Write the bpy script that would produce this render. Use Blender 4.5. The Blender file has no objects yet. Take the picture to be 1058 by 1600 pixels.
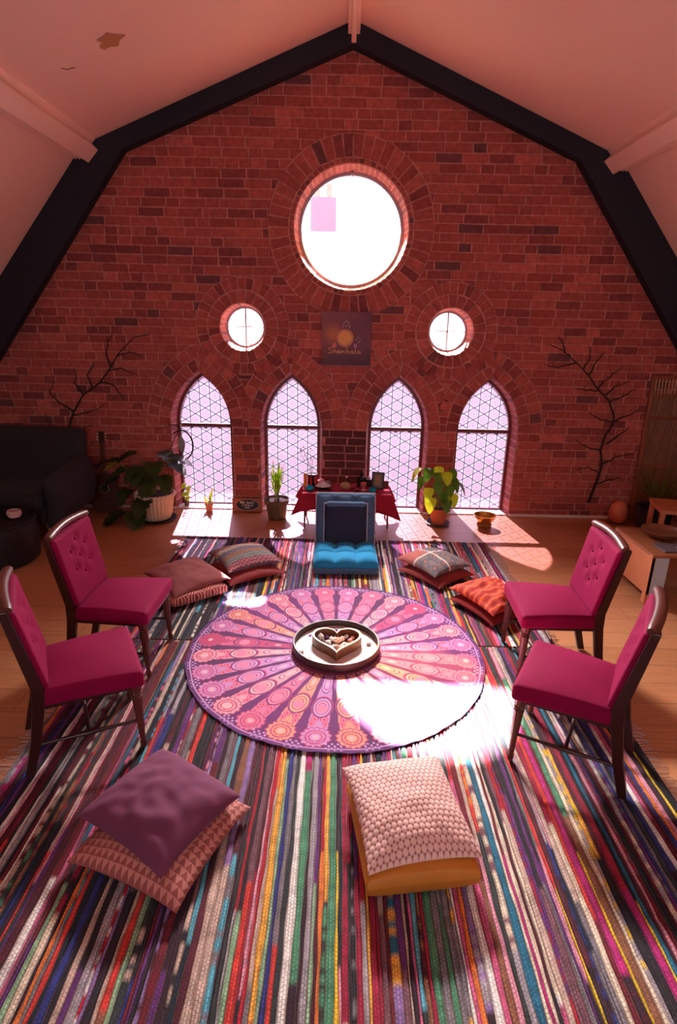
import bpy, math, random
import numpy as np
from mathutils import Vector, Matrix, noise
R = math.radians
PI = math.pi
rnd = random.Random(7)
nr = np.random.RandomState(11)
C = bpy.context.scene.collection
scn = bpy.context.scene

# ------------------------------------------------------------------ camera
PITCH, YAW, ROLL = 18.28, 0.017, 1.283
cd = bpy.data.cameras.new('camera'); cam = bpy.data.objects.new('camera', cd); C.objects.link(cam)
cd.sensor_fit = 'HORIZONTAL'; cd.sensor_width = 36.0
cd.lens = 896.4 / 1058 * 36.0
cd.clip_start = 0.02; cd.clip_end = 300
cam.matrix_world = (Matrix.Translation((-0.0423, -5.905, 1.95)) @ Matrix.Rotation(R(-YAW), 4, 'Z')
                    @ Matrix.Rotation(R(90 - PITCH), 4, 'X') @ Matrix.Rotation(R(ROLL), 4, 'Z'))
scn.camera = cam

# ------------------------------------------------------------------ world, sun, daylight, exposure
w = bpy.data.worlds.new('world'); scn.world = w; w.use_nodes = True
bg = w.node_tree.nodes['Background']
bg.inputs['Color'].default_value = (0.93, 0.95, 1.0, 1)
bg.inputs['Strength'].default_value = 2.2
SUN_EL, SUN_AZ = 39.4, 7.4
sl = bpy.data.lights.new('sun', 'SUN'); sl.energy = 62.0; sl.angle = R(0.9); sl.color = (1.0, 0.93, 0.86)
so = bpy.data.objects.new('sun', sl); C.objects.link(so)
sd = Vector((math.sin(R(SUN_AZ)) * math.cos(R(SUN_EL)), -math.cos(R(SUN_AZ)) * math.cos(R(SUN_EL)), -math.sin(R(SUN_EL))))
so.rotation_euler = sd.to_track_quat('-Z', 'Y').to_euler(); so.location = (-0.8, 8, 8)


def area(name, x, y, z, sx, sz, radiance, col, portal=False):
    l = bpy.data.lights.new(name, 'AREA'); l.shape = 'RECTANGLE'; l.size = sx; l.size_y = sz
    l.energy = radiance * PI * sx * sz; l.color = col
    o = bpy.data.objects.new(name, l); C.objects.link(o); o.location = (x, y, z)
    o.rotation_euler = (R(-90), 0, 0)          # faces -y, into the room
    if portal: l.cycles.is_portal = True
    return o


LX = (-1.478, -0.552, 0.552, 1.478)
for x in LX:
    area('daylight', x, 0.34, 0.72, 0.62, 1.42, 4.0, (1.0, 0.92, 0.98))
glow = area('daylight', 0.02, 0.16, 2.56, 0.90, 0.38, 54.0, (1.0, 0.96, 0.97))     # glow of the filmed lower half of the round window
glow.data.spread = R(84)
glow.rotation_euler = Vector((0.16, -0.86, -0.48)).to_track_quat('-Z', 'Y').to_euler()     # the film scatters sunlight forward and down
area('daylight', 0.0, -8.9, 2.0, 2.6, 1.3, 1.3, (1.0, 0.90, 0.86)).rotation_euler = (R(90), 0, 0)     # fill lamp added behind the camera, outside an invented rear window
area('portal', 0.02, 0.31, 3.02, 1.0, 0.52, 1, (1, 1, 1), True)
area('portal', -1.02, 0.31, 1.88, 0.42, 0.42, 1, (1, 1, 1), True)
area('portal', 1.02, 0.31, 1.88, 0.42, 0.42, 1, (1, 1, 1), True)
scn.view_settings.view_transform = 'Standard'; scn.view_settings.look = 'None'
scn.view_settings.gamma = 1.0; scn.view_settings.use_curve_mapping = False
scn.view_settings.exposure = 1.36
scn.cycles.use_denoising = True
scn.cycles.max_bounces = 10; scn.cycles.diffuse_bounces = 6; scn.cycles.transparent_max_bounces = 12
scn.cycles.sample_clamp_indirect = 12.0
scn.cycles.caustics_reflective = False; scn.cycles.caustics_refractive = False


# ------------------------------------------------------------------ materials
def lin(c):
    return tuple(((v / 255) / 12.92 if v / 255 <= 0.04045 else (((v / 255) + 0.055) / 1.055) ** 2.4) for v in c)


class NT:
    """small helper around a material's node tree"""
    def __init__(s, name):
        s.m = bpy.data.materials.new(name); s.m.use_nodes = True
        s.t = s.m.node_tree; s.b = s.t.nodes['Principled BSDF']; s.out = s.t.nodes['Material Output']

    def n(s, typ, **kw):
        nd = s.t.nodes.new(typ)
        for k, v in kw.items(): setattr(nd, k, v)
        return nd

    def l(s, a, b): s.t.links.new(a, b)

    def math(s, op, a, b=None, c=None):
        nd = s.n('ShaderNodeMath', operation=op)
        for i, v in enumerate((a, b, c)):
            if v is None: continue
            if isinstance(v, (int, float)): nd.inputs[i].default_value = v
            else: s.l(v, nd.inputs[i])
        return nd.outputs[0]

    def mix(s, fac, a, b, blend='MIX'):
        nd = s.n('ShaderNodeMix', data_type='RGBA', blend_type=blend)
        for idx, v in ((0, fac), (6, a), (7, b)):
            if isinstance(v, (int, float)): nd.inputs[idx].default_value = v
            elif isinstance(v, tuple): nd.inputs[idx].default_value = (*v, 1) if len(v) == 3 else v
            else: s.l(v, nd.inputs[idx])
        return nd.outputs[2]

    def noise(s, scale, detail=3, coord=None, out='Fac', rough=0.5):
        nd = s.n('ShaderNodeTexNoise'); nd.inputs['Scale'].default_value = scale; nd.inputs['Detail'].default_value = detail
        nd.inputs['Roughness'].default_value = rough
        if coord is not None: s.l(coord, nd.inputs['Vector'])
        return nd.outputs[out]

    def obj(s): return s.n('ShaderNodeTexCoord').outputs['Object']

    def uv(s): return s.n('ShaderNodeTexCoord').outputs['UV']

    def mapping(s, v, scale=(1, 1, 1), rot=(0, 0, 0), loc=(0, 0, 0)):
        nd = s.n('ShaderNodeMapping'); nd.inputs['Scale'].default_value = scale; nd.inputs['Rotation'].default_value = rot
        nd.inputs['Location'].default_value = loc
        s.l(v, nd.inputs['Vector']); return nd.outputs[0]

    def ramp(s, fac, stops, interp='LINEAR'):
        nd = s.n('ShaderNodeValToRGB'); nd.color_ramp.interpolation = interp
        e = nd.color_ramp.elements
        while len(e) < len(stops): e.new(0.5)
        for i, (p, c) in enumerate(stops):
            e[i].position = p; e[i].color = (*c, 1) if len(c) == 3 else c
        s.l(fac, nd.inputs[0]); return nd.outputs[0]

    def bump(s, h, strength=0.3, dist=0.01):
        nd = s.n('ShaderNodeBump'); nd.inputs['Strength'].default_value = strength; nd.inputs['Distance'].default_value = dist
        s.l(h, nd.inputs['Height']); s.l(nd.outputs[0], s.b.inputs['Normal'])

    def base(s, v):
        if isinstance(v, tuple): s.b.inputs['Base Color'].default_value = (*v[:3], 1)
        else: s.l(v, s.b.inputs['Base Color'])

    def set(s, **kw):
        for k, v in kw.items(): s.b.inputs[k.replace('_', ' ')].default_value = v
        return s


def simple(name, rgb, rough=0.6, var=0.12, scale=8, metal=0.0, bump=0.0, bscale=60, **kw):
    t = NT(name); c = lin(rgb)
    f = t.noise(scale, 4, t.obj())
    t.base(t.mix(f, tuple(v * (1 - var) for v in c), tuple(min(1, v * (1 + var)) for v in c)))
    t.set(Roughness=rough, Metallic=metal)
    if bump: t.bump(t.noise(bscale, 3, t.obj()), bump, 0.004)
    for k, v in kw.items(): t.b.inputs[k.replace('_', ' ')].default_value = v
    return t.m


def fabric(name, rgb, rgb2=None, scale=400, sheen=0.3, rough=0.9, bump=0.25):
    t = NT(name); c = lin(rgb); c2 = lin(rgb2) if rgb2 else tuple(v * 0.82 for v in c)
    co = t.obj()
    t.base(t.mix(t.noise(7, 4, co), c, c2))
    t.set(Roughness=rough, Sheen_Weight=sheen, Sheen_Roughness=0.4)
    t.b.inputs['Sheen Tint'].default_value = (*[min(1, v * 1.6 + .1) for v in c], 1)
    t.bump(t.noise(scale, 2, co), bump, 0.002)
    return t.m


def attr_mat(name, rough=0.8, bump=None, bscale=60, var=0.2, vscale=30, sheen=0.0, grit=False):
    t = NT(name)
    a = t.n('ShaderNodeAttribute', attribute_name='Col').outputs['Color']
    co = t.obj()
    f = t.noise(vscale, 4, co)
    k = t.ramp(f, [(0.3, (1 - var,) * 3), (0.7, (1 + var,) * 3)])
    col = t.mix(1.0, a, k, 'MULTIPLY')
    if grit:
        g = t.noise(95, 3, co)
        col = t.mix(t.math('MULTIPLY', t.math('GREATER_THAN', g, 0.69), 0.55), col, lin((196, 150, 138)))
        big = t.noise(1.7, 3, co)
        col = t.mix(t.math('MULTIPLY', t.math('SUBTRACT', big, 0.38), 0.5), col, lin((92, 46, 42)))
    t.base(col); t.set(Roughness=rough, Sheen_Weight=sheen)
    if bump: t.bump(t.noise(bscale, 5, co, rough=0.65), bump, 0.01)
    return t.m


M = {}
M['brick'] = attr_mat('brick', 0.86, 0.7, 55, 0.24, 22, grit=True)
M['cloth_paint'] = attr_mat('printed cotton', 0.9, 0.15, 260, 0.05, 14, sheen=0.15)
M['beam'] = simple('black beam paint', (6, 14, 30), 0.7, 0.2, 5, bump=0.2)
M['ceiling'] = simple('ceiling plaster', (242, 208, 188), 0.9, 0.035, 1.5, bump=0.06, bscale=18)
M['purlin'] = simple('painted timber', (244, 214, 196), 0.6, 0.04, 3, bump=0.05)
M['patch'] = simple('bare plaster', (190, 140, 96), 0.95, 0.12, 20)
M['sidewall'] = simple('side wall paint', (92, 56, 50), 0.9, 0.05, 2)
M['white'] = simple('white gloss paint', (226, 214, 208), 0.5, 0.05, 10)
M['winframe'] = simple('maroon window paint', (104, 40, 38), 0.45, 0.2, 12)
M['winround'] = simple('pale window paint', (160, 150, 160), 0.5, 0.1, 12)
M['velvet'] = None
M['dkwood'] = simple('dark stained wood', (54, 22, 20), 0.32, 0.3, 14)
M['redwood'] = simple('polished mahogany', (92, 42, 32), 0.38, 0.3, 14)
M['terracotta'] = simple('terracotta', (200, 104, 62), 0.8, 0.12, 12, bump=0.2)
M['soil'] = simple('potting soil', (46, 30, 24), 0.95, 0.3, 60, bump=0.8, bscale=90)
M['black'] = simple('black', (16, 14, 18), 0.5, 0.2, 20)
M['brass'] = simple('brass', (212, 160, 70), 0.28, 0.15, 12, metal=0.9)
M['cream'] = simple('cream ceramic', (222, 200, 172), 0.45, 0.08, 14)
M['beige'] = simple('beige stoneware', (190, 160, 118), 0.6, 0.14, 24)
M['greypot'] = simple('glazed olive brown pot', (96, 84, 62), 0.3, 0.2, 9)
M['leaf'] = simple('plant leaf', (58, 104, 34), 0.45, 0.3, 20, Subsurface_Weight=0.0)
M['twig'] = simple('twig bark', (42, 22, 20), 0.85, 0.3, 30)
M['stem'] = simple('plant stem', (128, 116, 62), 0.7, 0.2, 20)
M['darkgrey'] = fabric('charcoal upholstery', (40, 36, 42), scale=300)
M['piping'] = simple('pale piping', (176, 178, 190), 0.7, 0.05, 30)
M['blue'] = fabric('teal blue velour', (30, 150, 198), (24, 130, 180), sheen=0.5)
M['slate'] = fabric('slate blue velour', (78, 108, 136), (66, 94, 124), sheen=0.4)
M['navy'] = fabric('navy velour', (38, 42, 62), (30, 36, 54), sheen=0.4)
M['brownfab'] = fabric('brown cloth', (104, 52, 50))
M['oak'] = None
M['laptopwood'] = simple('pale orange wood', (196, 122, 82), 0.45, 0.14, 9)
M['paleblue'] = simple('pale blue painted board', (176, 190, 204), 0.5, 0.05, 9)


def velvet():
    t = NT('crimson velvet'); co = t.obj()
    f = t.noise(5, 4, co)
    t.base(t.mix(f, lin((142, 8, 66)), lin((118, 6, 52))))
    t.set(Roughness=0.8, Sheen_Weight=0.08, Sheen_Roughness=0.35)
    t.b.inputs['Sheen Tint'].default_value = (1.0, 0.25, 0.5, 1)
    t.b.inputs['Specular IOR Level'].default_value = 0.1
    t.bump(t.noise(500, 2, co), 0.15, 0.001)
    return t.m


M['velvet'] = velvet()


def floor_mat():
    t = NT('wood floor'); co = t.obj()
    br = t.n('ShaderNodeTexBrick'); t.l(t.mapping(co), br.inputs['Vector'])
    br.offset = 0.37; br.inputs['Scale'].default_value = 1.0
    br.inputs['Brick Width'].default_value = 1.25; br.inputs['Row Height'].default_value = 0.19
    br.inputs['Mortar Size'].default_value = 0.0018; br.inputs['Mortar Smooth'].default_value = 0.4
    br.inputs['Color1'].default_value = (*lin((196, 134, 92)), 1); br.inputs['Color2'].default_value = (*lin((180, 118, 78)), 1)
    br.inputs['Mortar'].default_value = (*lin((84, 46, 26)), 1)
    g = t.noise(9, 6, t.mapping(co, (0.5, 7, 1)), rough=0.7)
    gr = t.ramp(g, [(0.3, (0.72,) * 3), (0.55, (1.0,) * 3), (0.8, (1.1,) * 3)])
    t.base(t.mix(1.0, br.outputs['Color'], gr, 'MULTIPLY'))
    t.set(Roughness=0.38)
    t.bump(t.math('MULTIPLY', br.outputs['Fac'], -1.0), 0.3, 0.002)
    return t.m


M['floor'] = floor_mat()


def plank_mat(name, c1, c2, along='x'):
    t = NT(name); co = t.obj()
    sc = (1, 10, 10) if along == 'x' else (10, 10, 1)
    g = t.noise(6, 6, t.mapping(co, sc), rough=0.65)
    t.base(t.ramp(g, [(0.25, lin(c1)), (0.75, lin(c2))])); t.set(Roughness=0.4)
    return t.m


M['oak'] = plank_mat('grained wood', (120, 66, 40), (176, 108, 68))
M['walnut'] = plank_mat('carved walnut', (96, 52, 34), (140, 84, 56))


def glass(name, col, gloss=0.05):
    t = NT(name)
    tr = t.n('ShaderNodeBsdfTransparent'); tr.inputs[0].default_value = (*col, 1)
    gl = t.n('ShaderNodeBsdfGlossy'); gl.inputs['Roughness'].default_value = 0.05
    mx = t.n('ShaderNodeMixShader'); mx.inputs[0].default_value = gloss
    t.l(tr.outputs[0], mx.inputs[1]); t.l(gl.outputs[0], mx.inputs[2]); t.l(mx.outputs[0], t.out.inputs[0])
    return t.m


M['clear'] = glass('clear glass', (0.97, 0.98, 1.0))


def blueglass():
    t = NT('turquoise glass'); t.base(lin((40, 190, 215)))
    t.set(Roughness=0.1, Transmission_Weight=0.15, IOR=1.3); return t.m


M['blueglass'] = blueglass()


def warm_film():
    """upper half of the round window is clear, the lower half carries a warm tinted film"""
    t = NT('amber tinted film')
    co = t.obj(); z = t.n('ShaderNodeSeparateXYZ'); t.l(co, z.inputs[0])
    col = t.ramp(t.math('MULTIPLY', t.math('ADD', z.outputs['Z'], 0.5), 2.0),
                 [(0.0, (0.30, 0.13, 0.10)), (0.35, (0.34, 0.20, 0.07)), (0.7, (0.34, 0.22, 0.06)), (1.0, (0.30, 0.10, 0.10))])
    tr = t.n('ShaderNodeBsdfTransparent'); t.l(col, tr.inputs[0])
    tl = t.n('ShaderNodeBsdfTranslucent'); tl.inputs[0].default_value = (0.9, 0.8, 0.78, 1)
    mx = t.n('ShaderNodeMixShader'); mx.inputs[0].default_value = 0.16
    t.l(tr.outputs[0], mx.inputs[1]); t.l(tl.outputs[0], mx.inputs[2]); t.l(mx.outputs[0], t.out.inputs[0])
    return t.m


M['amber'] = warm_film()


def lattice_film():
    t = NT('lilac lattice window film'); co = t.obj()
    sep = t.n('ShaderNodeSeparateXYZ'); t.l(co, sep.inputs[0])
    x, z = sep.outputs['X'], sep.outputs['Z']
    s = 0.108
    fam = []
    for a in (0, 60, 120):
        fam.append(t.math('ADD', t.math('MULTIPLY', x, math.cos(R(a)) / s), t.math('MULTIPLY', z, math.sin(R(a)) / s)))
    line = None; F = None
    for f in fam:
        d = t.math('ABSOLUTE', t.math('SUBTRACT', t.math('FRACT', t.math('ADD', f, 100.0)), 0.5))
        m = t.math('LESS_THAN', d, 0.045)
        line = m if line is None else t.math('MAXIMUM', line, m)
        c = t.math('COSINE', t.math('MULTIPLY', f, 2 * PI))
        F = c if F is None else t.math('ADD', F, c)
    ring = t.math('LESS_THAN', t.math('ABSOLUTE', t.math('SUBTRACT', F, 0.85)), 0.22)
    dot = t.math('GREATER_THAN', F, 2.75)
    tri = t.math('LESS_THAN', F, -1.25)
    node = t.math('LESS_THAN', t.math('ABSOLUTE', t.math('ADD', F, 1.0)), 0.10)
    base = t.mix(t.math('GREATER_THAN', F, 1.05), (0.93, 0.86, 0.93), (0.97, 0.80, 0.92))
    base = t.mix(tri, base, (1.0, 0.98, 1.0))
    base = t.mix(t.math('MULTIPLY', ring, 0.65), base, (0.45, 0.33, 0.52))
    base = t.mix(t.math('MULTIPLY', line, 0.75), base, (0.34, 0.26, 0.42))
    base = t.mix(t.math('MULTIPLY', node, 0.35), base, (0.30, 0.22, 0.55))
    base = t.mix(dot, base, (0.85, 0.60, 0.85))
    cl = t.noise(5, 2, co)
    base = t.mix(t.math('MULTIPLY', cl, 0.3), base, (0.9, 0.75, 1.0), 'MULTIPLY')
    tr = t.n('ShaderNodeBsdfTransparent'); t.l(t.mix(1.0, base, (.36, .345, .36), 'MULTIPLY'), tr.inputs[0])
    gl = t.n('ShaderNodeBsdfGlossy'); gl.inputs['Roughness'].default_value = 0.3
    mx = t.n('ShaderNodeMixShader'); mx.inputs[0].default_value = 0.03
    tl = t.n('ShaderNodeBsdfTranslucent'); t.l(base, tl.inputs[0])
    m0 = t.n('ShaderNodeMixShader'); m0.inputs[0].default_value = 0.034
    t.l(tr.outputs[0], m0.inputs[1]); t.l(tl.outputs[0], m0.inputs[2])
    t.l(m0.outputs[0], mx.inputs[1]); t.l(gl.outputs[0], mx.inputs[2]); t.l(mx.outputs[0], t.out.inputs[0])
    return t.m


M['film'] = lattice_film()


# ------------------------------------------------------------------ mesh helpers
class MB:
    def __init__(s): s.v = []; s.f = []; s.c = []; s.uv = []

    def add(s, vs, fs, col=None, uvs=None):
        b = len(s.v); s.v += [tuple(v) for v in vs]
        for i, f in enumerate(fs):
            s.f.append(tuple(b + k for k in f)); s.c.append(col)
            if uvs is not None: s.uv.append([uvs[k] for k in f])
        return s

    def box(s, c, size, rot=None, col=None):
        hx, hy, hz = (v / 2 for v in size)
        vs = [Vector((x, y, z)) for x in (-hx, hx) for y in (-hy, hy) for z in (-hz, hz)]
        if rot is not None: vs = [rot @ v for v in vs]
        vs = [v + Vector(c) for v in vs]
        return s.add(vs, [(0, 1, 3, 2), (4, 6, 7, 5), (0, 4, 5, 1), (2, 3, 7, 6), (0, 2, 6, 4), (1, 5, 7, 3)], col)

    def tube(s, path, rad, seg=8, col=None, cap=True, flat=1.0):
        path = [Vector(p) for p in path]; n = len(path)
        if not hasattr(rad, '__len__'): rad = [rad] * n
        b = []; up = Vector((0, 0, 1))
        t0 = (path[1] - path[0]).normalized()
        if abs(t0.dot(up)) > 0.95: up = Vector((1, 0, 0))
        a = t0.cross(up).normalized()
        for i in range(n):
            t = (path[min(i + 1, n - 1)] - path[max(i - 1, 0)]).normalized()
            a = (a - t * a.dot(t)).normalized(); bb = t.cross(a)
            for k in range(seg):
                th = 2 * PI * k / seg
                b.append(path[i] + (a * math.cos(th) + bb * math.sin(th) * flat) * rad[i])
        fs = [(i * seg + k, i * seg + (k + 1) % seg, (i + 1) * seg + (k + 1) % seg, (i + 1) * seg + k) for i in range(n - 1) for k in range(seg)]
        if cap: fs += [tuple(range(seg))[::-1], tuple((n - 1) * seg + k for k in range(seg))]
        return s.add(b, fs, col)

    def lathe(s, prof, c=(0, 0, 0), seg=24, sx=1, sy=1, flute=0, fl=0.0, rot=None, col=None, cap=True):
        vs = []
        for (r, z) in prof:
            for k in range(seg):
                th = 2 * PI * k / seg; rr = r * (1 + (fl * math.cos(flute * th) if flute else 0))
                p = Vector((rr * math.cos(th) * sx, rr * math.sin(th) * sy, z))
                if rot is not None: p = rot @ p
                vs.append(p + Vector(c))
        n = len(prof)
        fs = [(i * seg + k, i * seg + (k + 1) % seg, (i + 1) * seg + (k + 1) % seg, (i + 1) * seg + k) for i in range(n - 1) for k in range(seg)]
        if cap: fs += [tuple(range(seg))[::-1], tuple((n - 1) * seg + k for k in range(seg))]
        return s.add(vs, fs, col)

    def prism(s, poly, a0, a1, axis='y', col=None):
        """poly in the two other axes, extruded from a0 to a1 along axis"""
        def P(p, a):
            return (p[0], a, p[1]) if axis == 'y' else ((p[0], p[1], a) if axis == 'z' else (a, p[0], p[1]))
        n = len(poly)
        vs = [P(p, a0) for p in poly] + [P(p, a1) for p in poly]
        fs = [tuple(range(n)), tuple(range(2 * n - 1, n - 1, -1))] + [(i, n + i, n + (i + 1) % n, (i + 1) % n) for i in range(n)]
        return s.add(vs, fs, col)

    def rbox(s, size, r, n=10, fn=None, col=None):
        """rounded box with subdivided faces, optional deform fn(Vector)->Vector"""
        h = Vector(size) / 2; vs = []; fs = []; key = {}
        def vid(p):
            k = (round(p[0], 5), round(p[1], 5), round(p[2], 5))
            if k not in key:
                key[k] = len(vs)
                q = Vector([max(-(h[i] - r), min(h[i] - r, p[i])) for i in range(3)])
                d = Vector(p) - q
                o = q + d.normalized() * r if d.length > 1e-9 else Vector(p)
                vs.append(fn(o) if fn else o)
            return key[k]
        def ticks(hh):
            t = [-hh, -hh + r * 0.3, -hh + r * 0.7]
            t += [(-hh + r) + (2 * (hh - r)) * i / n for i in range(n + 1)]
            t += [hh - r * 0.7, hh - r * 0.3, hh]
            return t
        T = [ticks(h[i]) for i in range(3)]
        for ax in range(3):
            u, v = [i for i in range(3) if i != ax]
            for sg in (-1, 1):
                for i in range(len(T[u]) - 1):
                    for j in range(len(T[v]) - 1):
                        q = []
                        for (a, b) in ((i, j), (i + 1, j), (i + 1, j + 1), (i, j + 1)):
                            p = [0, 0, 0]; p[ax] = sg * h[ax]; p[u] = T[u][a]; p[v] = T[v][b]; q.append(vid(p))
                        flip = (sg > 0) == (ax == 1)
                        fs.append(tuple(q[::-1]) if flip else tuple(q))
        return s.add(vs, fs, col)

    def build(s, name, mat, parent=None, smooth=True, bevel=0, sharp=40):
        me = bpy.data.meshes.new(name); me.from_pydata(s.v, [], s.f); me.update()
        if any(c is not None for c in s.c):
            at = me.color_attributes.new('Col', 'FLOAT_COLOR', 'CORNER')
            arr = np.ones((len(me.loops), 4), np.float32); i = 0
            for f, c in zip(s.f, s.c):
                if c is not None: arr[i:i + len(f), :3] = c
                i += len(f)
            at.data.foreach_set('color', arr.ravel())
        if s.uv:
            u = me.uv_layers.new(name='UVMap'); flat = [k for f in s.uv for k in f]
            u.data.foreach_set('uv', np.array(flat, np.float32).ravel())
        if smooth:
            me.polygons.foreach_set('use_smooth', [True] * len(me.polygons))
            try: me.set_sharp_from_angle(angle=R(sharp))
            except Exception: pass
        me.materials.append(mat)
        o = bpy.data.objects.new(name, me); C.objects.link(o)
        if parent is not None: o.parent = parent
        if bevel:
            md = o.modifiers.new('bevel', 'BEVEL'); md.width = bevel; md.segments = 2; md.limit_method = 'ANGLE'; md.angle_limit = R(35)
        return o


def fast_mesh(name, V, F, mat, parent=None, cols=None, smooth=True, uv=None):
    """V (n,3), F (m,4) numpy; cols per vertex (n,3)"""
    me = bpy.data.meshes.new(name)
    me.vertices.add(len(V)); me.vertices.foreach_set('co', V.astype(np.float32).ravel())
    me.loops.add(F.size); me.loops.foreach_set('vertex_index', F.astype(np.int32).ravel())
    me.polygons.add(len(F)); me.polygons.foreach_set('loop_start', np.arange(0, F.size, 4, dtype=np.int32))
    me.polygons.foreach_set('loop_total', np.full(len(F), 4, np.int32))
    me.update(calc_edges=True); me.validate()
    if cols is not None:
        at = me.color_attributes.new('Col', 'FLOAT_COLOR', 'POINT')
        a = np.ones((len(V), 4), np.float32); a[:, :3] = cols; at.data.foreach_set('color', a.ravel())
    if smooth: me.polygons.foreach_set('use_smooth', np.ones(len(F), bool))
    me.materials.append(mat)
    o = bpy.data.objects.new(name, me); C.objects.link(o)
    if parent is not None: o.parent = parent
    return o


def thing(name, label, cat, loc=(0, 0, 0), rotz=0, group=None, rot=None):
    o = bpy.data.objects.new(name, None); C.objects.link(o); o.empty_display_size = 0.1
    o.location = loc; o.rotation_euler = rot if rot else (0, 0, rotz)
    o['label'] = label; o['category'] = cat
    if group: o['group'] = group
    return o


def tag(o, label, cat, group=None, kind=None):
    o['label'] = label; o['category'] = cat
    if group: o['group'] = group
    if kind: o['kind'] = kind
    return o


def struct(o, label=None):
    o['kind'] = 'structure'
    if label: o['label'] = label
    return o


def copy_tree(o, loc, rot, label, group=None):
    c = o.copy(); C.objects.link(c); c.location = loc; c.rotation_euler = rot; c['label'] = label
    if group: c['group'] = group
    for ch in list(o.children):
        d = ch.copy(); C.objects.link(d); d.parent = c
        for g in list(ch.children):
            e = g.copy(); C.objects.link(e); e.parent = d
    return c


# ------------------------------------------------------------------ room shell
KX, KZ, AZ, SL = 2.37, 3.385, 4.33, 1.21           # ceiling knee, apex, lower slope
SX = 4.35                                            # side walls
SZ = KZ - (SX - KX) * SL
BACK = -8.6
o = MB().box((0, (BACK + 0.35) / 2, -0.06), (2 * SX + 0.6, 0.35 - BACK, 0.12)).build('floor', M['floor'], smooth=False); struct(o, 'brown wooden plank floor')
for sgn, nm in ((-1, 'ceiling_left'), (1, 'ceiling_right')):
    pass
prof = [(-SX - .1, SZ - .12), (-KX, KZ), (0, AZ), (KX, KZ), (SX + .1, SZ - .12)]
outer = [(SX + .25, SZ), (KX + .08, KZ + .12), (0, AZ + .13), (-KX - .08, KZ + .12), (-SX - .25, SZ)]
cm = MB()
n = len(prof)
pin, pou = prof, outer[::-1]
for i in range(n - 1):
    cm.prism([pin[i], pin[i + 1], pou[i + 1], pou[i]], BACK, 0.0, 'y')
ceil = cm.build('ceiling', M['ceiling'], smooth=False); struct(ceil, 'pale plaster ceiling with two slopes on each side')
# peeled paint patch and scratch on the left upper slope
nrm = Vector((-(AZ - KZ), 0, KX)).normalized()
def on_slope(x, y, off=0.004):
    z = AZ + (x * (AZ - KZ) / KX if x < 0 else -x * (AZ - KZ) / KX)
    return Vector((x, y, z)) + Vector((0.37 if x < 0 else -0.37, 0, -0.93)) * off
pp = MB(); ctr = on_slope(-1.62, -1.35)
ring = [on_slope(-1.62 + .075 * math.cos(a) * (1 + .28 * math.sin(3 * a + 1) + .15 * math.sin(7 * a)), -1.35 + .085 * math.sin(a) * (1 + .2 * math.cos(5 * a))) for a in [2 * PI * k / 28 for k in range(28)]]
pp.add([ctr] + ring, [(0, 1 + k, 1 + (k + 1) % 28) for k in range(28)])
pp.build('peeled_patch', M['patch'], ceil, smooth=False)
sc_ = MB().tube([on_slope(-1.98, -1.3, .001), on_slope(-1.96, -1.26, .001), on_slope(-1.91, -1.24, .001)], 0.003, 5)
sc_.build('scratch', M['sidewall'], ceil)

for sgn, nm in ((-1, 'wall_left'), (1, 'wall_right')):
    o = MB().box((sgn * (SX + .08), (BACK + .35) / 2, (SZ + .1) / 2), (.16, .35 - BACK, SZ + .1)).build(nm, M['sidewall'], smooth=False)
    struct(o, 'low side wall in dull pink brown paint')



# ----- openings in the brick gable
def circ(cx, cz, r, n=64):
    return [(cx + r * math.cos(2 * PI * k / n), cz + r * math.sin(2 * PI * k / n)) for k in range(n)]


SPR = 0.90       # arch spring height


def lancet(cx, hw, n=18, z0=0.0, rise=None):
    """pointed arch outline, anticlockwise from bottom right"""
    rise = rise if rise else 0.50 * hw / 0.27
    Rr = (rise * rise + hw * hw) / (2 * hw)
    pts = [(cx + hw, z0)]
    amax = math.asin(rise / Rr)
    for i in range(n + 1):
        a = amax * i / n; pts.append((cx + hw - Rr + Rr * math.cos(a), SPR + Rr * math.sin(a)))
    for i in range(n, -1, -1):
        a = amax * i / n; 
        if i == n: continue
        pts.append((cx - (hw - Rr + Rr * math.cos(a)), SPR + Rr * math.sin(a)))
    pts.append((cx - hw, z0))
    return pts


BIG = (0.02, 2.78); SM = ((-1.02, 1.885), (1.02, 1.885))
FW, GW = 0.315, 0.272      # half widths of the lancets at brick face and at the frame
rise_f, rise_g = 0.555, 0.50


def curve_slab(name, outer_pts, holes, y0, y1, mat):
    cu = bpy.data.curves.new(name, 'CURVE'); cu.dimensions = '2D'; cu.fill_mode = 'BOTH'; cu.extrude = abs(y1 - y0) / 2
    for pts in [outer_pts] + holes:
        sp = cu.splines.new('POLY'); sp.points.add(len(pts) - 1); sp.use_cyclic_u = True
        for p, q in zip(sp.points, pts): p.co = (q[0], q[1], 0, 1)
    ob = bpy.data.objects.new(name, cu); C.objects.link(ob)
    bpy.context.view_layer.update()
    me = bpy.data.meshes.new_from_object(ob.evaluated_get(bpy.context.evaluated_depsgraph_get()))
    bpy.data.objects.remove(ob)
    me.materials.clear(); me.materials.append(mat)
    rot = Matrix.Translation((0, (y0 + y1) / 2, 0)) @ Matrix.Rotation(R(90), 4, 'X')
    me.transform(rot)
    return me


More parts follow.
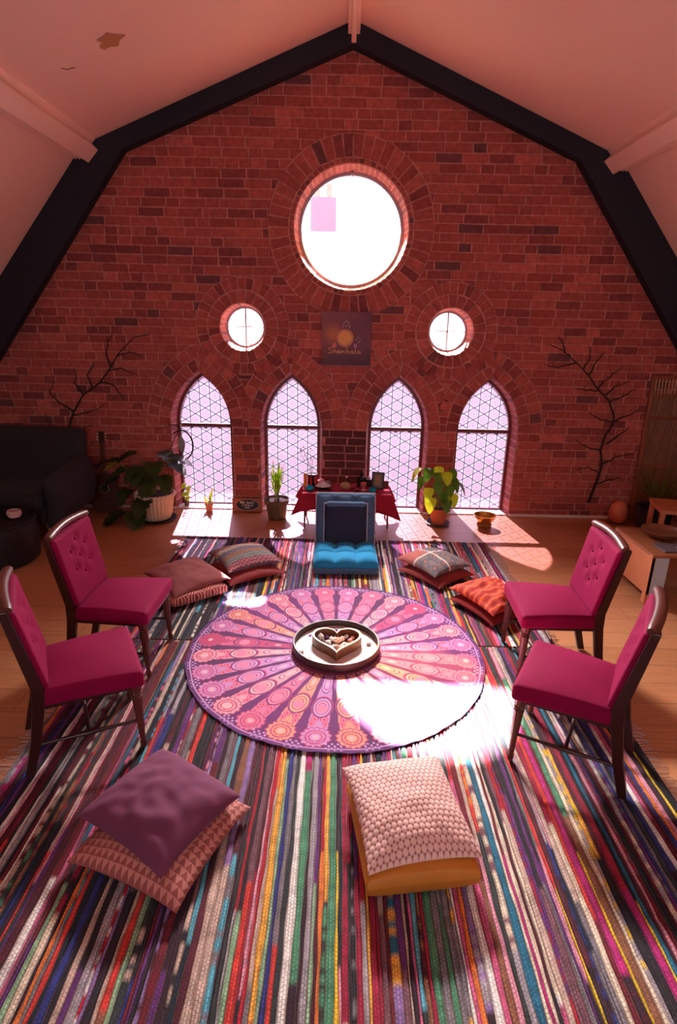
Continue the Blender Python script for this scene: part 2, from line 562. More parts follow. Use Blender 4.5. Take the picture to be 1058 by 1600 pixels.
MORTAR = lin((194, 128, 116))
slab_out = [(-SX - .3, -.1), (SX + .3, -.1), (SX + .3, SZ), (KX + .1, KZ + .15), (0, AZ + .15), (-KX - .1, KZ + .15), (-SX - .3, SZ)]
holes = [circ(*BIG, 0.535)] + [circ(*c, 0.225) for c in SM] + [lancet(x, FW, rise=rise_f, z0=0.001)[::1] for x in LX]
me = curve_slab('wall_front', slab_out, holes, 0.0, 0.30, M['brick'])
at = me.color_attributes.new('Col', 'FLOAT_COLOR', 'CORNER')
a = np.ones((len(me.loops), 4), np.float32); a[:, :3] = MORTAR; at.data.foreach_set('color', a.ravel())
wall = bpy.data.objects.new('wall_front', me); C.objects.link(wall); struct(wall, 'red brick gable wall with round and pointed windows')


def brick_col(x=0, z=0, hot=0.0):
    base = np.array(lin((166, 80, 70))); r = rnd.random()
    if r < 0.16: base = np.array(lin((132, 60, 58)))
    elif r < 0.30: base = np.array(lin((180, 92, 78)))
    elif r < 0.33: base = np.array(lin((108, 58, 62)))
    elif r < 0.42: base = np.array(lin((152, 68, 58)))
    k = rnd.uniform(0.85, 1.15)
    if abs(x) < 0.29 and 0.2 < z < 0.93: base = np.array(lin((92, 42, 44)))     # darker bricks above the little altar
    return tuple(base * k)


bm_ = MB()


def quad_brick(P, d0, d1, col, ins=0.004, jit=0.002):
    """P: four (x,z) corners anticlockwise seen from inside; brick raised from y=-d0 to y=-d1"""
    cx = sum(p[0] for p in P) / 4; cz = sum(p[1] for p in P) / 4
    Q = [(p[0] + rnd.uniform(-jit, jit), p[1] + rnd.uniform(-jit, jit)) for p in P]
    I = []
    for p in Q:
        dx, dz = cx - p[0], cz - p[1]; L = math.hypot(dx, dz) or 1
        I.append((p[0] + dx / L * ins * 1.4, p[1] + dz / L * ins * 1.4))
    dd = d1 * rnd.uniform(0.8, 1.25)
    vs = [(p[0], -d0, p[1]) for p in Q] + [(p[0], -dd, p[1]) for p in I]
    bm_.add(vs, [(4, 5, 6, 7), (0, 1, 5, 4), (1, 2, 6, 5), (2, 3, 7, 6), (3, 0, 4, 7)], col)


def arch_half(z, hw, rise, off):
    """half width of pointed arch offset outwards by off at height z"""
    if z <= SPR: return hw + off
    Rr = (rise * rise + hw * hw) / (2 * hw); q = (Rr + off) ** 2 - (z - SPR) ** 2
    if q <= 0: return 0
    return max(0, math.sqrt(q) - (Rr - hw))


def intervals(z0, z1):
    out = []
    def wid(f): return max(f(z0 + (z1 - z0) * k / 6) for k in range(7))
    for x in LX:
        def f(z):
            return arch_half(z, FW, rise_f, 0.012 if z <= SPR else 0.035)
        hw = wid(f)
        if hw > 0: out.append((x - hw, x + hw))
    for (cx, cz, r) in [(BIG[0], BIG[1], 0.56)] + [(c[0], c[1], 0.25) for c in SM]:
        hw = wid(lambda z: math.sqrt(max(0, r * r - (z - cz) ** 2)))
        if hw > 0: out.append((cx - hw, cx + hw))
    return sorted(out)


def ceil_x(z):
    if z > KZ: return max(0, (AZ - z) / (AZ - KZ) * KX)
    return KX + (KZ - z) / SL


CH = 0.0815; GAP = 0.0105
row = 0; z = 0.0
while z < AZ:
    z1 = z + CH - GAP; xm = min(SX, ceil_x(z) + 0.05)
    holes_ = intervals(z - 0.004, z1 + 0.004)
    x = -xm - rnd.uniform(0, .2); 
    while x < xm:
        L = 0.112 if (rnd.random() < (0.62 if row % 4 == 0 else 0.22)) else rnd.uniform(0.215, 0.24)
        x2 = x + L
        segs = [(x, x2)]
        for (a0, a1) in holes_:
            ns = []
            for (s0, s1) in segs:
                if a1 <= s0 or a0 >= s1: ns.append((s0, s1)); continue
                if a0 - s0 > 0.025: ns.append((s0, a0))
                if s1 - a1 > 0.025: ns.append((a1, s1))
            segs = ns
        col = brick_col((x + x2) / 2, z)
        for (s0, s1) in segs:
            w0 = 0.003 * math.sin(s0 * 2.1 + z * 3); w1 = 0.003 * math.sin(s1 * 2.1 + z * 3)
            quad_brick([(s0, z + w0), (s1, z + w1), (s1, z1 + w1), (s0, z1 + w0)], 0.0, 0.006, col)
        x = x2 + GAP * rnd.uniform(.8, 1.5)
    z += CH; row += 1


def near_own(px, pz, own):
    """signed closeness test: is the point nearer to its own opening than to the others"""
    def dist(kind):
        t, a, b = kind
        if t == 'c': return math.hypot(px - a[0], pz - a[1]) - b
        cx = a
        if pz < SPR: return abs(px - cx) - FW
        Rr = (rise_f ** 2 + FW ** 2) / (2 * FW); s = 1 if px > cx else -1
        return math.hypot(px - (cx + s * (FW - Rr)), pz - SPR) - Rr
    allk = [('c', BIG, .535), ('c', SM[0], .225), ('c', SM[1], .225)] + [('l', x, 0) for x in LX]
    d0 = dist(own)
    return all(d0 <= dist(k) + 0.004 for k in allk if k != own)


def ring_bricks(own, r0, r1, nb, d=0.016):
    (cx, cz) = own[1]
    for k in range(nb):
        a0, a1 = 2 * PI * (k + .06) / nb, 2 * PI * (k + .94) / nb
        am = (a0 + a1) / 2; rm = (r0 + r1) / 2
        if not near_own(cx + rm * math.cos(am), cz + rm * math.sin(am), own): continue
        j = rnd.uniform(-.006, .006)
        P = [(cx + r * math.cos(a), cz + r * math.sin(a)) for r, a in ((r0, a0), (r1 + j, a0), (r1 + j, a1), (r0, a1))]
        quad_brick(P, 0.006, d, brick_col(), 0.004, 0.003)


def ring_plate(own, r0, r1, d=0.010, n=96):
    (cx, cz) = own[1]
    for k in range(n):
        a0, a1 = 2 * PI * k / n, 2 * PI * (k + 1) / n; am = (a0 + a1) / 2
        if r1 > r0 and not near_own(cx + (r0 + r1) / 2 * math.cos(am), cz + (r0 + r1) / 2 * math.sin(am), own): continue
        P = [(cx + r * math.cos(a), cz + r * math.sin(a)) for r, a in ((r0, a0), (r1, a0), (r1, a1), (r0, a1))]
        bm_.add([(p[0], -d, p[1]) for p in P] + [(p[0], 0, p[1]) for p in P],
                [(0, 1, 2, 3), (1, 5, 6, 2), (3, 7, 4, 0)], MORTAR)


bigk = ('c', BIG, .535)
ring_plate(bigk, .535, .775)
ring_bricks(bigk, .540, .578, 64); ring_bricks(bigk, .588, .770, 48)
for c in SM:
    k_ = ('c', c, .225)
    ring_plate(k_, .225, .46)
    ring_bricks(k_, .228, .338, 22); ring_bricks(k_, .350, .455, 34)


def arch_pt(cx, s, off, a):
    Rr = (rise_f ** 2 + FW ** 2) / (2 * FW)
    return (cx + s * (FW - Rr + (Rr + off) * math.cos(a)), SPR + (Rr + off) * math.sin(a))


Rf = (rise_f ** 2 + FW ** 2) / (2 * FW)
for x in LX:
    own = ('l', x, 0)
    for s in (-1, 1):
        for (o0, o1, nb) in ((0.002, 0.115, 8), (0.125, 0.235, 9)):
            amax0 = math.acos(max(-1, min(1, (Rf - FW) / (Rf + o0))))
            amax = math.acos(max(-1, min(1, (Rf - FW) / (Rf + (o0 + o1) / 2))))
            for k in range(nb):
                a0, a1 = amax * (k + .05) / nb, amax * (k + .95) / nb; am = (a0 + a1) / 2
                pm = arch_pt(x, s, (o0 + o1) / 2, am)
                if o0 > .1 and not near_own(*pm, own): continue
                P = [arch_pt(x, s, o, a) for o, a in ((o0, a0), (o1, a0), (o1, a1), (o0, a1))]
                P = [(x + s * max(0.0, s * (p[0] - x)), p[1]) for p in P]
                if s < 0: P = P[::-1]
                F0 = [arch_pt(x, s, o, a) for o, a in ((o0, amax * k / nb), (o1 + .008, amax * k / nb), (o1 + .008, amax * (k + 1) / nb), (o0, amax * (k + 1) / nb))]
                F0 = [(x + s * max(0.0, s * (p[0] - x)), p[1]) for p in F0]
                if s < 0: F0 = F0[::-1]
                bm_.add([(p[0], -.010, p[1]) for p in F0] + [(p[0], 0, p[1]) for p in F0], [(0, 1, 2, 3), (0, 4, 5, 1), (1, 5, 6, 2), (2, 6, 7, 3), (3, 7, 4, 0)], MORTAR)
                quad_brick(P, 0.006, 0.016, brick_col(), 0.004, 0.003)


# splayed brick reveals
def resample(pts, step):
    out = [pts[0]]; acc = 0
    for p, q in zip(pts, pts[1:]):
        L = math.hypot(q[0] - p[0], q[1] - p[1]); t = step - acc
        while t < L:
            out.append((p[0] + (q[0] - p[0]) * t / L, p[1] + (q[1] - p[1]) * t / L)); t += step
        acc = L - (t - step)
    return out


def reveal(face, inner, y1=0.205, y0=-0.012, n=None, pale=False):
    """band from outline 'face' at y0 to outline 'inner' at y1 (same point count) set with bricks"""
    N = len(face)
    def P(i, t, lift):
        a, b = face[i], inner[i]
        p = Vector((a[0] + (b[0] - a[0]) * t, y0 + (y1 - y0) * t, a[1] + (b[1] - a[1]) * t))
        cx = sum(q[0] for q in face) / N; cz = sum(q[1] for q in face) / N
        d = Vector((cx - p.x, 0, cz - p.z)); d.normalize()
        return p + d * lift
    for i in range(N - 1):
        bm_.add([P(i, 0, 0), P(i + 1, 0, 0), P(i + 1, 1, 0), P(i, 1, 0)], [(0, 1, 2, 3)], MORTAR)
    return P


def reveal_bricks(outf, outi, step=4):
    P = reveal(outf, outi); N = len(outf)
    i = 0
    while i + step < N:
        col = brick_col()
        spl = (0.03, 0.97) if rnd.random() < .5 else ((0.03, 0.5), (0.55, 0.97))
        for (t0, t1) in ([spl] if not isinstance(spl[0], tuple) else spl):
            for k in range(step):
                if k == step - 1: b = i + k + 0.6
                f0, f1 = i + k, i + k + 1
                if k == step - 1: continue
                bm_.add([P(f0, t0, .004), P(f1, t0, .004), P(f1, t1, .004), P(f0, t1, .004)], [(0, 1, 2, 3)], col)
        i += step


for x in LX:
    fa = lancet(x, FW, 40, rise=rise_f); ga = lancet(x, GW + .022, 40, rise=rise_g + .03)
    # subdivide the vertical jambs
    def dens(p):
        b, t = p[0], p[1]; l = [(b[0], b[1] + (t[1] - b[1]) * k / 44) for k in range(44)]
        b2, t2 = p[-1], p[-2]; r = [(t2[0], t2[1] + (b2[1] - t2[1]) * k / 44) for k in range(1, 45)]
        return l + p[1:-1] + r
    reveal_bricks(dens(fa), dens(ga), 4)
for (c, r0, r1, nn) in ((BIG, .535, .505, 256), (SM[0], .225, .198, 120), (SM[1], .225, .198, 120)):
    f_ = circ(*c, r0, nn); g_ = circ(*c, r1, nn); f_.append(f_[0]); g_.append(g_[0])
    reveal_bricks(f_, g_, 4)
bk = bm_.build('bricks', M['brick'], wall, smooth=False)

me = curve_slab('wall_back', slab_out, [[(1.3, 1.35), (1.3, 2.65), (-1.3, 2.65), (-1.3, 1.35)]], BACK - .15, BACK, M['sidewall'])
o = bpy.data.objects.new('wall_back', me); C.objects.link(o); struct(o, 'gable wall at the other end of the room, with one wide window added for fill light')
root = bpy.data.objects.new('window_8', None); C.objects.link(root); root.location = (0, BACK - .08, 2.0); struct(root, 'unseen wide window added in the far end wall for fill light')  # out of view, put in to bring fill light into the room
m = MB()
for (cx, cz, a, b) in ((0, .63, 2.6, .05), (0, -.63, 2.6, .05), (-1.275, 0, .05, 1.3), (1.275, 0, .05, 1.3), (-.43, 0, .04, 1.3), (.43, 0, .04, 1.3)): m.box((cx, 0, cz), (a, .06, b))
m.build('window_frame', M['white'], root, smooth=False, bevel=.004)
MB().box((0, 0, 0), (2.5, .004, 1.2)).build('pane', M['clear'], root, smooth=False)

# baseboard along the gable between the windows
edges = [-SX] + [e for x in LX for e in (x - FW, x + FW)] + [SX]
bb = MB()
for i in range(0, len(edges), 2):
    bb.box(((edges[i] + edges[i + 1]) / 2, -0.014, 0.014), (edges[i + 1] - edges[i], 0.028, 0.028))
struct(bb.build('baseboard_front', M['white'], smooth=False, bevel=.004), 'thin white skirting strip under the brick wall')
for i, x in enumerate(LX):
    o = MB().box((x, 0.10, 0.006), (2 * FW - .01, 0.20, 0.012)).build('trim_%d' % (i + 1), M['white'], smooth=False, bevel=.003)
    struct(o, 'white painted sill at floor level')


# ----- windows
def frame_band(outl, inl, y0, y1):
    m = MB(); N = len(outl)
    for i in range(N - 1):
        j = i + 1
        vs = [(outl[i][0], y0, outl[i][1]), (outl[j][0], y0, outl[j][1]), (inl[j][0], y0, inl[j][1]), (inl[i][0], y0, inl[i][1]),
              (outl[i][0], y1, outl[i][1]), (outl[j][0], y1, outl[j][1]), (inl[j][0], y1, inl[j][1]), (inl[i][0], y1, inl[i][1])]
        m.add(vs, [(0, 1, 2, 3), (3, 2, 6, 7), (4, 7, 6, 5), (0, 4, 5, 1)])
    return m


wlab = ['pointed window at the far left behind the pot plants', 'pointed window left of the draped altar', 'pointed window right of the draped altar', 'pointed window at the far right above the brass bowl']
for i, x in enumerate(LX):
    root = bpy.data.objects.new('window_%d' % (i + 1), None); C.objects.link(root); root.location = (x, 0.2, 0); struct(root, wlab[i] + ', lilac lattice film')
    oo = lancet(0, GW + .03, 24, rise=rise_g + .035); ii = lancet(0, GW - .006, 24, rise=rise_g - .004)
    oo.append(oo[0]); ii.append(ii[0])
    ii = [(p[0], max(p[1], .026)) for p in ii]
    m = frame_band(oo, ii, -.03, .035)
    fr = m.build('window_frame', M['winframe'], root, smooth=False)
    t = MB().box((0, 0, SPR - .018), (2 * GW, .06, .034)); t.box((0, -.034, SPR - .003), (2 * GW, .012, .012))
    t.build('transom', M['winframe'], root, smooth=False, bevel=.003)
    pane = lancet(0, GW - .002, 24, rise=rise_g)
    up = [p for p in pane[1:-1]]
    m = MB().prism([(p[0], p[1]) for p in up], .006, .009, 'y'); m.build('upper_pane', M['film'], root, smooth=False)
    m = MB().prism([(-GW, .02), (GW, .02), (GW, SPR - .03), (-GW, SPR - .03)], .006, .009, 'y'); m.build('lower_pane', M['film'], root, smooth=False)
    # little black stand-off clips under the transom, as the film edge shows
    m = MB()
    for k in (-.15, 0.0, .15): m.box((k, -.012, SPR - .047), (.035, .006, .012))
    m.build('film_clips', M['black'], root, smooth=False)

root = bpy.data.objects.new('window_5', None); C.objects.link(root); root.location = (BIG[0], 0.2, BIG[1]); struct(root, 'large round window high in the brick gable')
o_, i_ = circ(0, 0, .512, 96), circ(0, 0, .478, 96); o_.append(o_[0]); i_.append(i_[0])
frame_band(o_, i_, -.02, .03).build('window_frame', M['winround'], root, smooth=False)
half = lambda a0, a1: [(.482 * math.cos(a0 + (a1 - a0) * k / 40), .482 * math.sin(a0 + (a1 - a0) * k / 40)) for k in range(41)]
MB().prism(half(0, PI), .004, .008, 'y').build('upper_pane', M['clear'], root, smooth=False)
MB().prism(half(PI, 2 * PI), .004, .008, 'y').build('lower_pane', M['amber'], root, smooth=False)
d = MB(); d.tube([(0, -.05, .535), (0, -.05, .51)], .002, 6); d.lathe([(0.001, -.03), (.018, -.012), (.02, 0), (.012, .012), (.001, .02)], (0, -.05, .49), 10)
d.build('window_catch', M['winround'], root)
for i, c in enumerate(SM):
    root = bpy.data.objects.new('window_%d' % (6 + i), None); C.objects.link(root); root.location = (c[0], 0.2, c[1])
    struct(root, 'small round window left of the painting' if i == 0 else 'small round window right of the painting')
    o_, i_ = circ(0, 0, .205, 64), circ(0, 0, .178, 64); o_.append(o_[0]); i_.append(i_[0])
    frame_band(o_, i_, -.02, .03).build('window_frame', M['winround'], root, smooth=False)
    MB().prism(circ(0, 0, .18, 64), .004, .008, 'y').build('pane', M['clear'], root, smooth=False)
    MB().box((0, 0, 0), (.014, .03, .36)).box((0, 0, .004), (.36, .03, .010)).build('glazing_bar', M['winround'], root, smooth=False)

# ----- black gable truss
def truss():
    T = MB()
    y0, y1 = -0.12, -0.001
    for s in (-1, 1):
        up = [(0, AZ - .002), (s * KX, KZ - .003), (s * 2.02, 3.36), (0, 4.165)]
        lo = [(s * KX, KZ - .003), (s * (SX - .01), KZ - (SX - .01 - KX) * SL - .003), (s * (SX - .01), 0.36), (s * 2.02, 3.36)]
        for q in (up, lo):
            T.prism(q if s < 0 else q, y0, y1, 'y')
    return T


o = truss().build('trim_1_truss', M['beam'], smooth=False); o.name = 'trim_5'; struct(o, 'black painted timber truss against the brick gable')


# ----- purlins and ridge board
def sec_prism(name, sec, label):
    m = MB()
    for q in sec: m.prism(q, BACK + .01, -0.122, 'y')
    o = m.build(name, M['purlin'], smooth=False, bevel=.004); struct(o, label)


def purlin_sec(s):
    P0 = Vector((s * KX, KZ)); u1 = Vector((-s * KX, AZ - KZ)).normalized(); u2 = Vector((s * 1, -SL)).normalized()
    inn = Vector((-s * 0.72, -0.69)).normalized(); tg = Vector((s * 0.69, -0.72)).normalized()
    def q(c0, c1, d0, d1):
        return [tuple(P0 + tg * c0 + inn * d0), tuple(P0 + tg * c1 + inn * d0), tuple(P0 + tg * c1 + inn * d1), tuple(P0 + tg * c0 + inn * d1)]
    return [q(-.07, .07, -.1, .13), q(-.125, .105, -.1, .06), q(-.16, .13, -.1, .035)]


sec_prism('trim_6', purlin_sec(-1), 'pale boxed purlin running along the left ceiling break')
sec_prism('trim_7', purlin_sec(1), 'pale boxed purlin running along the right ceiling break')
sec_prism('trim_8', [[(-.05, AZ - .1), (.05, AZ - .1), (.05, AZ + .02), (-.05, AZ + .02)], [(-.02, AZ - .16), (.02, AZ - .16), (.02, AZ - .09), (-.02, AZ - .09)]], 'pale ridge board at the top of the ceiling')

# ----- outside: ground far below and a neighbouring brick house with a chimney
def plain(name, rgb):
    return simple(name, rgb, 0.9, 0.06, 2)


o = MB().box((0, 45, -3.1), (120, 88, .2)).build('ground', plain('worn paving', (84, 80, 78)), smooth=False); struct(o, 'grey yard outside the windows')
h = thing('neighbouring_house', 'pale house across the yard, seen washed out through the round windows', 'house', (0, 16, -3))
MB().box((0, 2.5, 2.1), (26, 5, 4.2)).build('wall', plain('pale render', (216, 196, 190)), h, smooth=False)
MB().prism([(-.3, 4.15), (5.3, 4.15), (2.5, 5.05)], -13.2, 13.2, 'x').build('roof', plain('dusty pink roof tiles', (112, 92, 96)), h, smooth=False)
ch = MB().box((-.85, 2.4, 6.85), (.95, 1.0, 5.0)).build('chimney', plain('pink brick', (192, 100, 120)), h, smooth=False)
for dx in (-.25, .2):
    MB().lathe([(.14, 0), (.11, .1), (.10, .45), (.12, .5)], (-.85 + dx, 2.4, 9.35), 12).build('chimney_pot', plain('clay', (196, 120, 110)), ch)

# ------------------------------------------------------------------ rag rugs
PAL = [((42, 34, 44), 8), ((58, 30, 46), 7), ((34, 44, 60), 6), ((56, 60, 62), 6), ((92, 30, 48), 6), ((120, 26, 44), 6),
       ((196, 30, 52), 6), ((168, 32, 66), 5), ((222, 62, 54), 4), ((228, 150, 168), 6), ((216, 96, 140), 4), ((190, 40, 120), 4),
       ((240, 128, 60), 4), ((248, 176, 70), 3), ((244, 200, 48), 3), ((236, 214, 188), 8), ((246, 236, 228), 7), ((206, 176, 160), 7),
       ((112, 52, 124), 4), ((156, 120, 176), 5), ((40, 112, 140), 3), ((96, 176, 196), 3), ((52, 58, 132), 2), ((86, 148, 112), 2),
       ((150, 186, 146), 2), ((132, 122, 128), 8), ((172, 160, 166), 6), ((150, 96, 70), 4), ((130, 84, 96), 6)]
LP = np.array([lin(p[0]) for p in PAL]); WP = np.array([p[1] for p in PAL], float)
LUM = LP @ np.array([.2126, .7152, .0722])


def rug(name, x0, x1, y0, y1, seed, label, loc=(0, 0)):
    rs = np.random.RandomState(seed)
    bx = [x0]
    while bx[-1] < x1 - .03: bx.append(bx[-1] + rs.choice([.010, .013, .017, .022, .028], p=[.2, .28, .27, .15, .1]))
    bx[-1] = x1; nb = len(bx) - 1
    ny = int((y1 - y0) / .022); ys = np.linspace(y0, y1, ny + 1)
    B = np.zeros((nb + 1, ny + 1))
    for i in range(nb + 1):
        ph = rs.rand(4) * 6.3
        B[i] = bx[i] + .0022 * np.sin(ys * 5.1 + ph[0]) + .0016 * np.sin(ys * 13 + ph[1]) + .0012 * np.sin(ys * 31 + ph[2])
    B[0] = x0 + .006 * np.sin(ys * 9); B[-1] = x1 + .006 * np.sin(ys * 7 + 1)
    V = []; F = []; Cc = []; base = 0
    for i in range(nb):
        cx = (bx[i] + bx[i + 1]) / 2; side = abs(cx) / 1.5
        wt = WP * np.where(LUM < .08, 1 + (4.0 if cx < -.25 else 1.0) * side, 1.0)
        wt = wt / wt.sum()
        cols = np.zeros((ny + 1, 3)); k = 0
        cur = LP[rs.choice(len(LP), p=wt)]
        tw = LP[rs.choice(len(LP), p=wt)]; mix = rs.rand() < .12
        while k <= ny:
            ln = int(rs.uniform(.35, 2.2) / .022); e = min(ny + 1, k + ln)
            cols[k:e] = cur
            if mix:
                m = (rs.rand(e - k) < .35)[:, None]; cols[k:e] = np.where(m, tw, cur)
            k = e; cur = LP[rs.choice(len(LP), p=wt)]; mix = rs.rand() < .12; tw = LP[rs.choice(len(LP), p=wt)]
        cols *= (1 + .12 * rs.randn(ny + 1))[:, None].clip(.7, 1.3)
        hgt = .008 + .002 * rs.rand() + .0018 * np.sin(ys * 40 + rs.rand() * 6) * rs.rand() + .0012 * rs.randn(ny + 1)
        a, b = B[i], B[i + 1]; wd = b - a
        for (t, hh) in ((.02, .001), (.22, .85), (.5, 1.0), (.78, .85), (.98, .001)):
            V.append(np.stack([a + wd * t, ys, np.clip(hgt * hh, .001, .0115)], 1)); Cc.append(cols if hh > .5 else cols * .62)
        for c in range(4):
            r0 = base + c * (ny + 1) + np.arange(ny); r1 = r0 + (ny + 1)
            F.append(np.stack([r0, r1, r1 + 1, r0 + 1], 1))
        base += 5 * (ny + 1)
    t = NT('rag weave ' + name); co = t.obj()
    at = t.n('ShaderNodeAttribute', attribute_name='Col').outputs['Color']
    sep = t.n('ShaderNodeSeparateXYZ'); t.l(co, sep.inputs[0])
    br = t.n('ShaderNodeTexBrick'); t.l(t.mapping(co, (1, 1, 1), (0, 0, R(90))), br.inputs['Vector'])
    br.offset = .5; br.inputs['Scale'].default_value = 1; br.inputs['Brick Width'].default_value = .0135; br.inputs['Row Height'].default_value = .0105
    br.inputs['Mortar Size'].default_value = .0016; br.inputs['Mortar Smooth'].default_value = .6
    dark = t.mix(1.0, at, (.30, .27, .30), 'MULTIPLY')
    col = t.mix(t.math('MULTIPLY', br.outputs['Fac'], t.math('MULTIPLY', t.noise(6, 2, co), 1.3)), at, dark)
    n2 = t.noise(130, 3, co)
    col = t.mix(1.0, col, t.ramp(n2, [(.3, (.72,) * 3), (.7, (1.2,) * 3)]), 'MULTIPLY')
    t.base(col); t.set(Roughness=.92)
    t.bump(t.math('ADD', n2, t.math('MULTIPLY', br.outputs['Fac'], -.8)), .55, .004)
    root = thing(name, label, 'rug', (loc[0], loc[1], 0.0))
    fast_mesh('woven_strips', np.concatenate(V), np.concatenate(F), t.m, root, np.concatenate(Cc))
    fmat = simple('cotton fringe ' + name, (196, 180, 184), .9, .3, 40)
    for s, xx in ((-1, x0), (1, x1)):
        y = y0 + .02; fr = MB()
        while y < y1 - .01:
            L = rs.uniform(.035, .075); dy = rs.uniform(-.02, .02)
            fr.tube([(xx - s * .01, y, .006), (xx + s * L * .5, y + dy * .4, .008), (xx + s * L, y + dy, .0025)], .0016, 4)
            y += rs.uniform(.010, .02)
        fr.build('fringe', fmat, root)
    return root


rug('rag_rug', -1.46, 1.352, -2.685, -.85, 3, 'multicoloured striped rag rug under the blue floor chair, nearer the windows')
rug('rag_rug', -1.50, 1.465, -6.3, -2.70, 5, 'multicoloured striped rag rug in the foreground, reaching under the near chairs')

# ------------------------------------------------------------------ round mandala cloth
def mandala():
    Rr = .905; nR, nA = 250, 1456
    r = np.linspace(0.02, 1, nR); th = np.linspace(0, 2 * PI, nA, endpoint=False)
    RR, TH = np.meshgrid(r, th, indexing='ij')
    NS = 28
    sec = TH / (2 * PI) * NS; k = np.floor(sec).astype(int); u = (sec - k) - .5         # -0.5..0.5 in sector
    hw = .5
    wl = RR * 2 * PI / NS                                                     # sector width (unit radius)
    pur = np.array(lin((100, 18, 92))); pur2 = np.array(lin((84, 22, 98)))
    pink = np.array(lin((214, 118, 150))); rose = np.array(lin((180, 58, 104))); cream = np.array(lin((226, 164, 170)))
    lil = np.array(lin((190, 140, 192))); peach = np.array(lin((230, 156, 124))); red = np.array(lin((196, 48, 78)))
    tint = np.stack([pink, cream, lil, pink, peach, rose, cream, lil])
    rs = np.random.RandomState(4); tk = rs.randint(0, 8, NS)
    T = tint[tk[k % NS]]
    col = np.broadcast_to(pur, RR.shape + (3,)).copy()
    col = col * (0.9 + .25 * np.sin(TH * 3 + 1)[..., None])
    # body lobes: half-width fraction of the sector varies with radius
    lobe = .37 + .07 * np.abs(np.sin(RR * PI * 4.6 + .4))
    body = np.abs(u) < lobe * np.clip((1.02 - .30 * RR), .6, 1)
    body &= (RR < .93)
    B = T * .75 + rose * .25
    col[body] = B[body]
    x = u * wl
    def ell(rc, a, b):  # a radial half, b tangential half
        return np.sqrt(((RR - rc) / a) ** 2 + (x / b) ** 2)
    def paint(mask, c): col[mask] = (c if c.ndim == 1 else c[mask])
    # inner small feathers
    e = ell(.40, .085, .030); paint(e < 1.1, pur2); paint(e < 1, T); paint((e < .72) & (e > .60), rose); paint(e < .3, cream)
    # feather eyes
    e = ell(.625, .085, .052); paint(e < 1.22, rose); paint(e < 1.10, pur2); paint(e < 1.0, T * .9 + cream * .1)
    paint((e < .80) & (e > .70), rose * .8); paint((e < .5) & (e > .40), red); 
    ang = np.arctan2(x, RR - .60); drop = np.sqrt((RR - .635) ** 2 + x ** 2) < .026 * (1 + .5 * np.cos(ang)); paint(drop, pink)
    # fleurs
    for (rc, dx, a, b) in ((.735, .028, .022, .020), (.735, -.028, .022, .020), (.775, .040, .022, .016), (.775, -.040, .022, .016)):
        e = np.sqrt(((RR - rc) / a) ** 2 + ((x - dx) / b) ** 2); paint(e < 1.15, rose); paint(e < .9, pink); paint(e < .45, red)
    # outer scalloped roundels
    e = np.sqrt(((RR - .885) / .072) ** 2 + (x / .078) ** 2); sc = 1 + .06 * np.cos(14 * np.arctan2(x, RR - .885))
    paint(e < 1.12 * sc, rose); paint(e < 1.0 * sc, T); paint((e < .78) & (e > .66), rose); paint((e < .5) & (e > .40), red); paint(e < .22, cream)
    # rays of fine strokes inside roundels
    st = (np.sin(26 * np.arctan2(x, RR - .885)) > .55) & (e > .5) & (e < .95); paint(st, rose)
    # rim dots and border
    dots = ((np.sin(TH * 182) * np.sin(RR * 190) > .25) & (RR > .925) & (np.abs(u) > .28)); paint(dots, lil)
    paint(RR > .985, pur2); paint((RR > .968) & (RR < .976), lil)
    # inner core beneath the tray
    paint(RR < .30, pur * .6 + rose * .4)
    # sector-to-sector dye shifts
    sh = 1 + .08 * np.sin(TH * 2 + .6)
    col = np.clip(col * sh[..., None], 0, 1)
    fine = (np.sin(RR * 420) * np.sin(TH * 420) > .82); col[fine] *= .82
    X = Rr * RR * np.cos(TH) * (1 + .003 * np.sin(TH * 23)); Y = Rr * RR * np.sin(TH) * (1 + .003 * np.sin(TH * 17))
    Z = .0160 + .0016 * np.sin(X * 9 + Y * 4) + .0012 * np.sin(Y * 14 - X * 6) + .004 * (RR > .985) * (.5 + .5 * np.sin(TH * 60))
    V = np.stack([X, Y, Z], -1).reshape(-1, 3)
    i = np.arange(nR - 1)[:, None]; j = np.arange(nA)[None, :]; j2 = (j + 1) % nA
    F = np.stack([i * nA + j, (i + 1) * nA + j, (i + 1) * nA + j2, i * nA + j2], -1).reshape(-1, 4)
    o = fast_mesh('mandala_cloth', V, F, M['cloth_paint'], None, col.reshape(-1, 3))
    o.location = (-.041, -2.785, 0)
    tag(o, 'round purple and pink mandala cloth spread in the middle of the rugs', 'cloth')


mandala()

# ------------------------------------------------------------------ tray, heart box, stones
TX, TY = -.037, -2.765
tz0 = .0205
tr = thing('round_tray', 'round dark rimmed tray with a white base in the middle of the mandala cloth', 'tray', (TX, TY, tz0))
MB().lathe([(.262, 0), (.272, .004), (.272, .046), (.268, .05), (.260, .05), (.257, .046), (.257, .008)], seg=72, cap=False).build('rim', simple('dark tray wood', (62, 34, 30), .4, .25, 12), tr)
MB().lathe([(.001, 0), (.262, 0), (.262, .008), (.001, .008)], seg=72, cap=False).build('base', simple('white marble base', (244, 242, 240), .10, .04, 6, Coat_Weight=1.0), tr, smooth=False)


def heart_pts(s, n=56):
    out = []
    for k in range(n):
        t = 2 * PI * k / n
        out.append((s * 16 * math.sin(t) ** 3 / 16.5, s * (13 * math.cos(t) - 5 * math.cos(2 * t) - 2 * math.cos(3 * t) - math.cos(4 * t)) / 16.5 * 1.05))
    return out


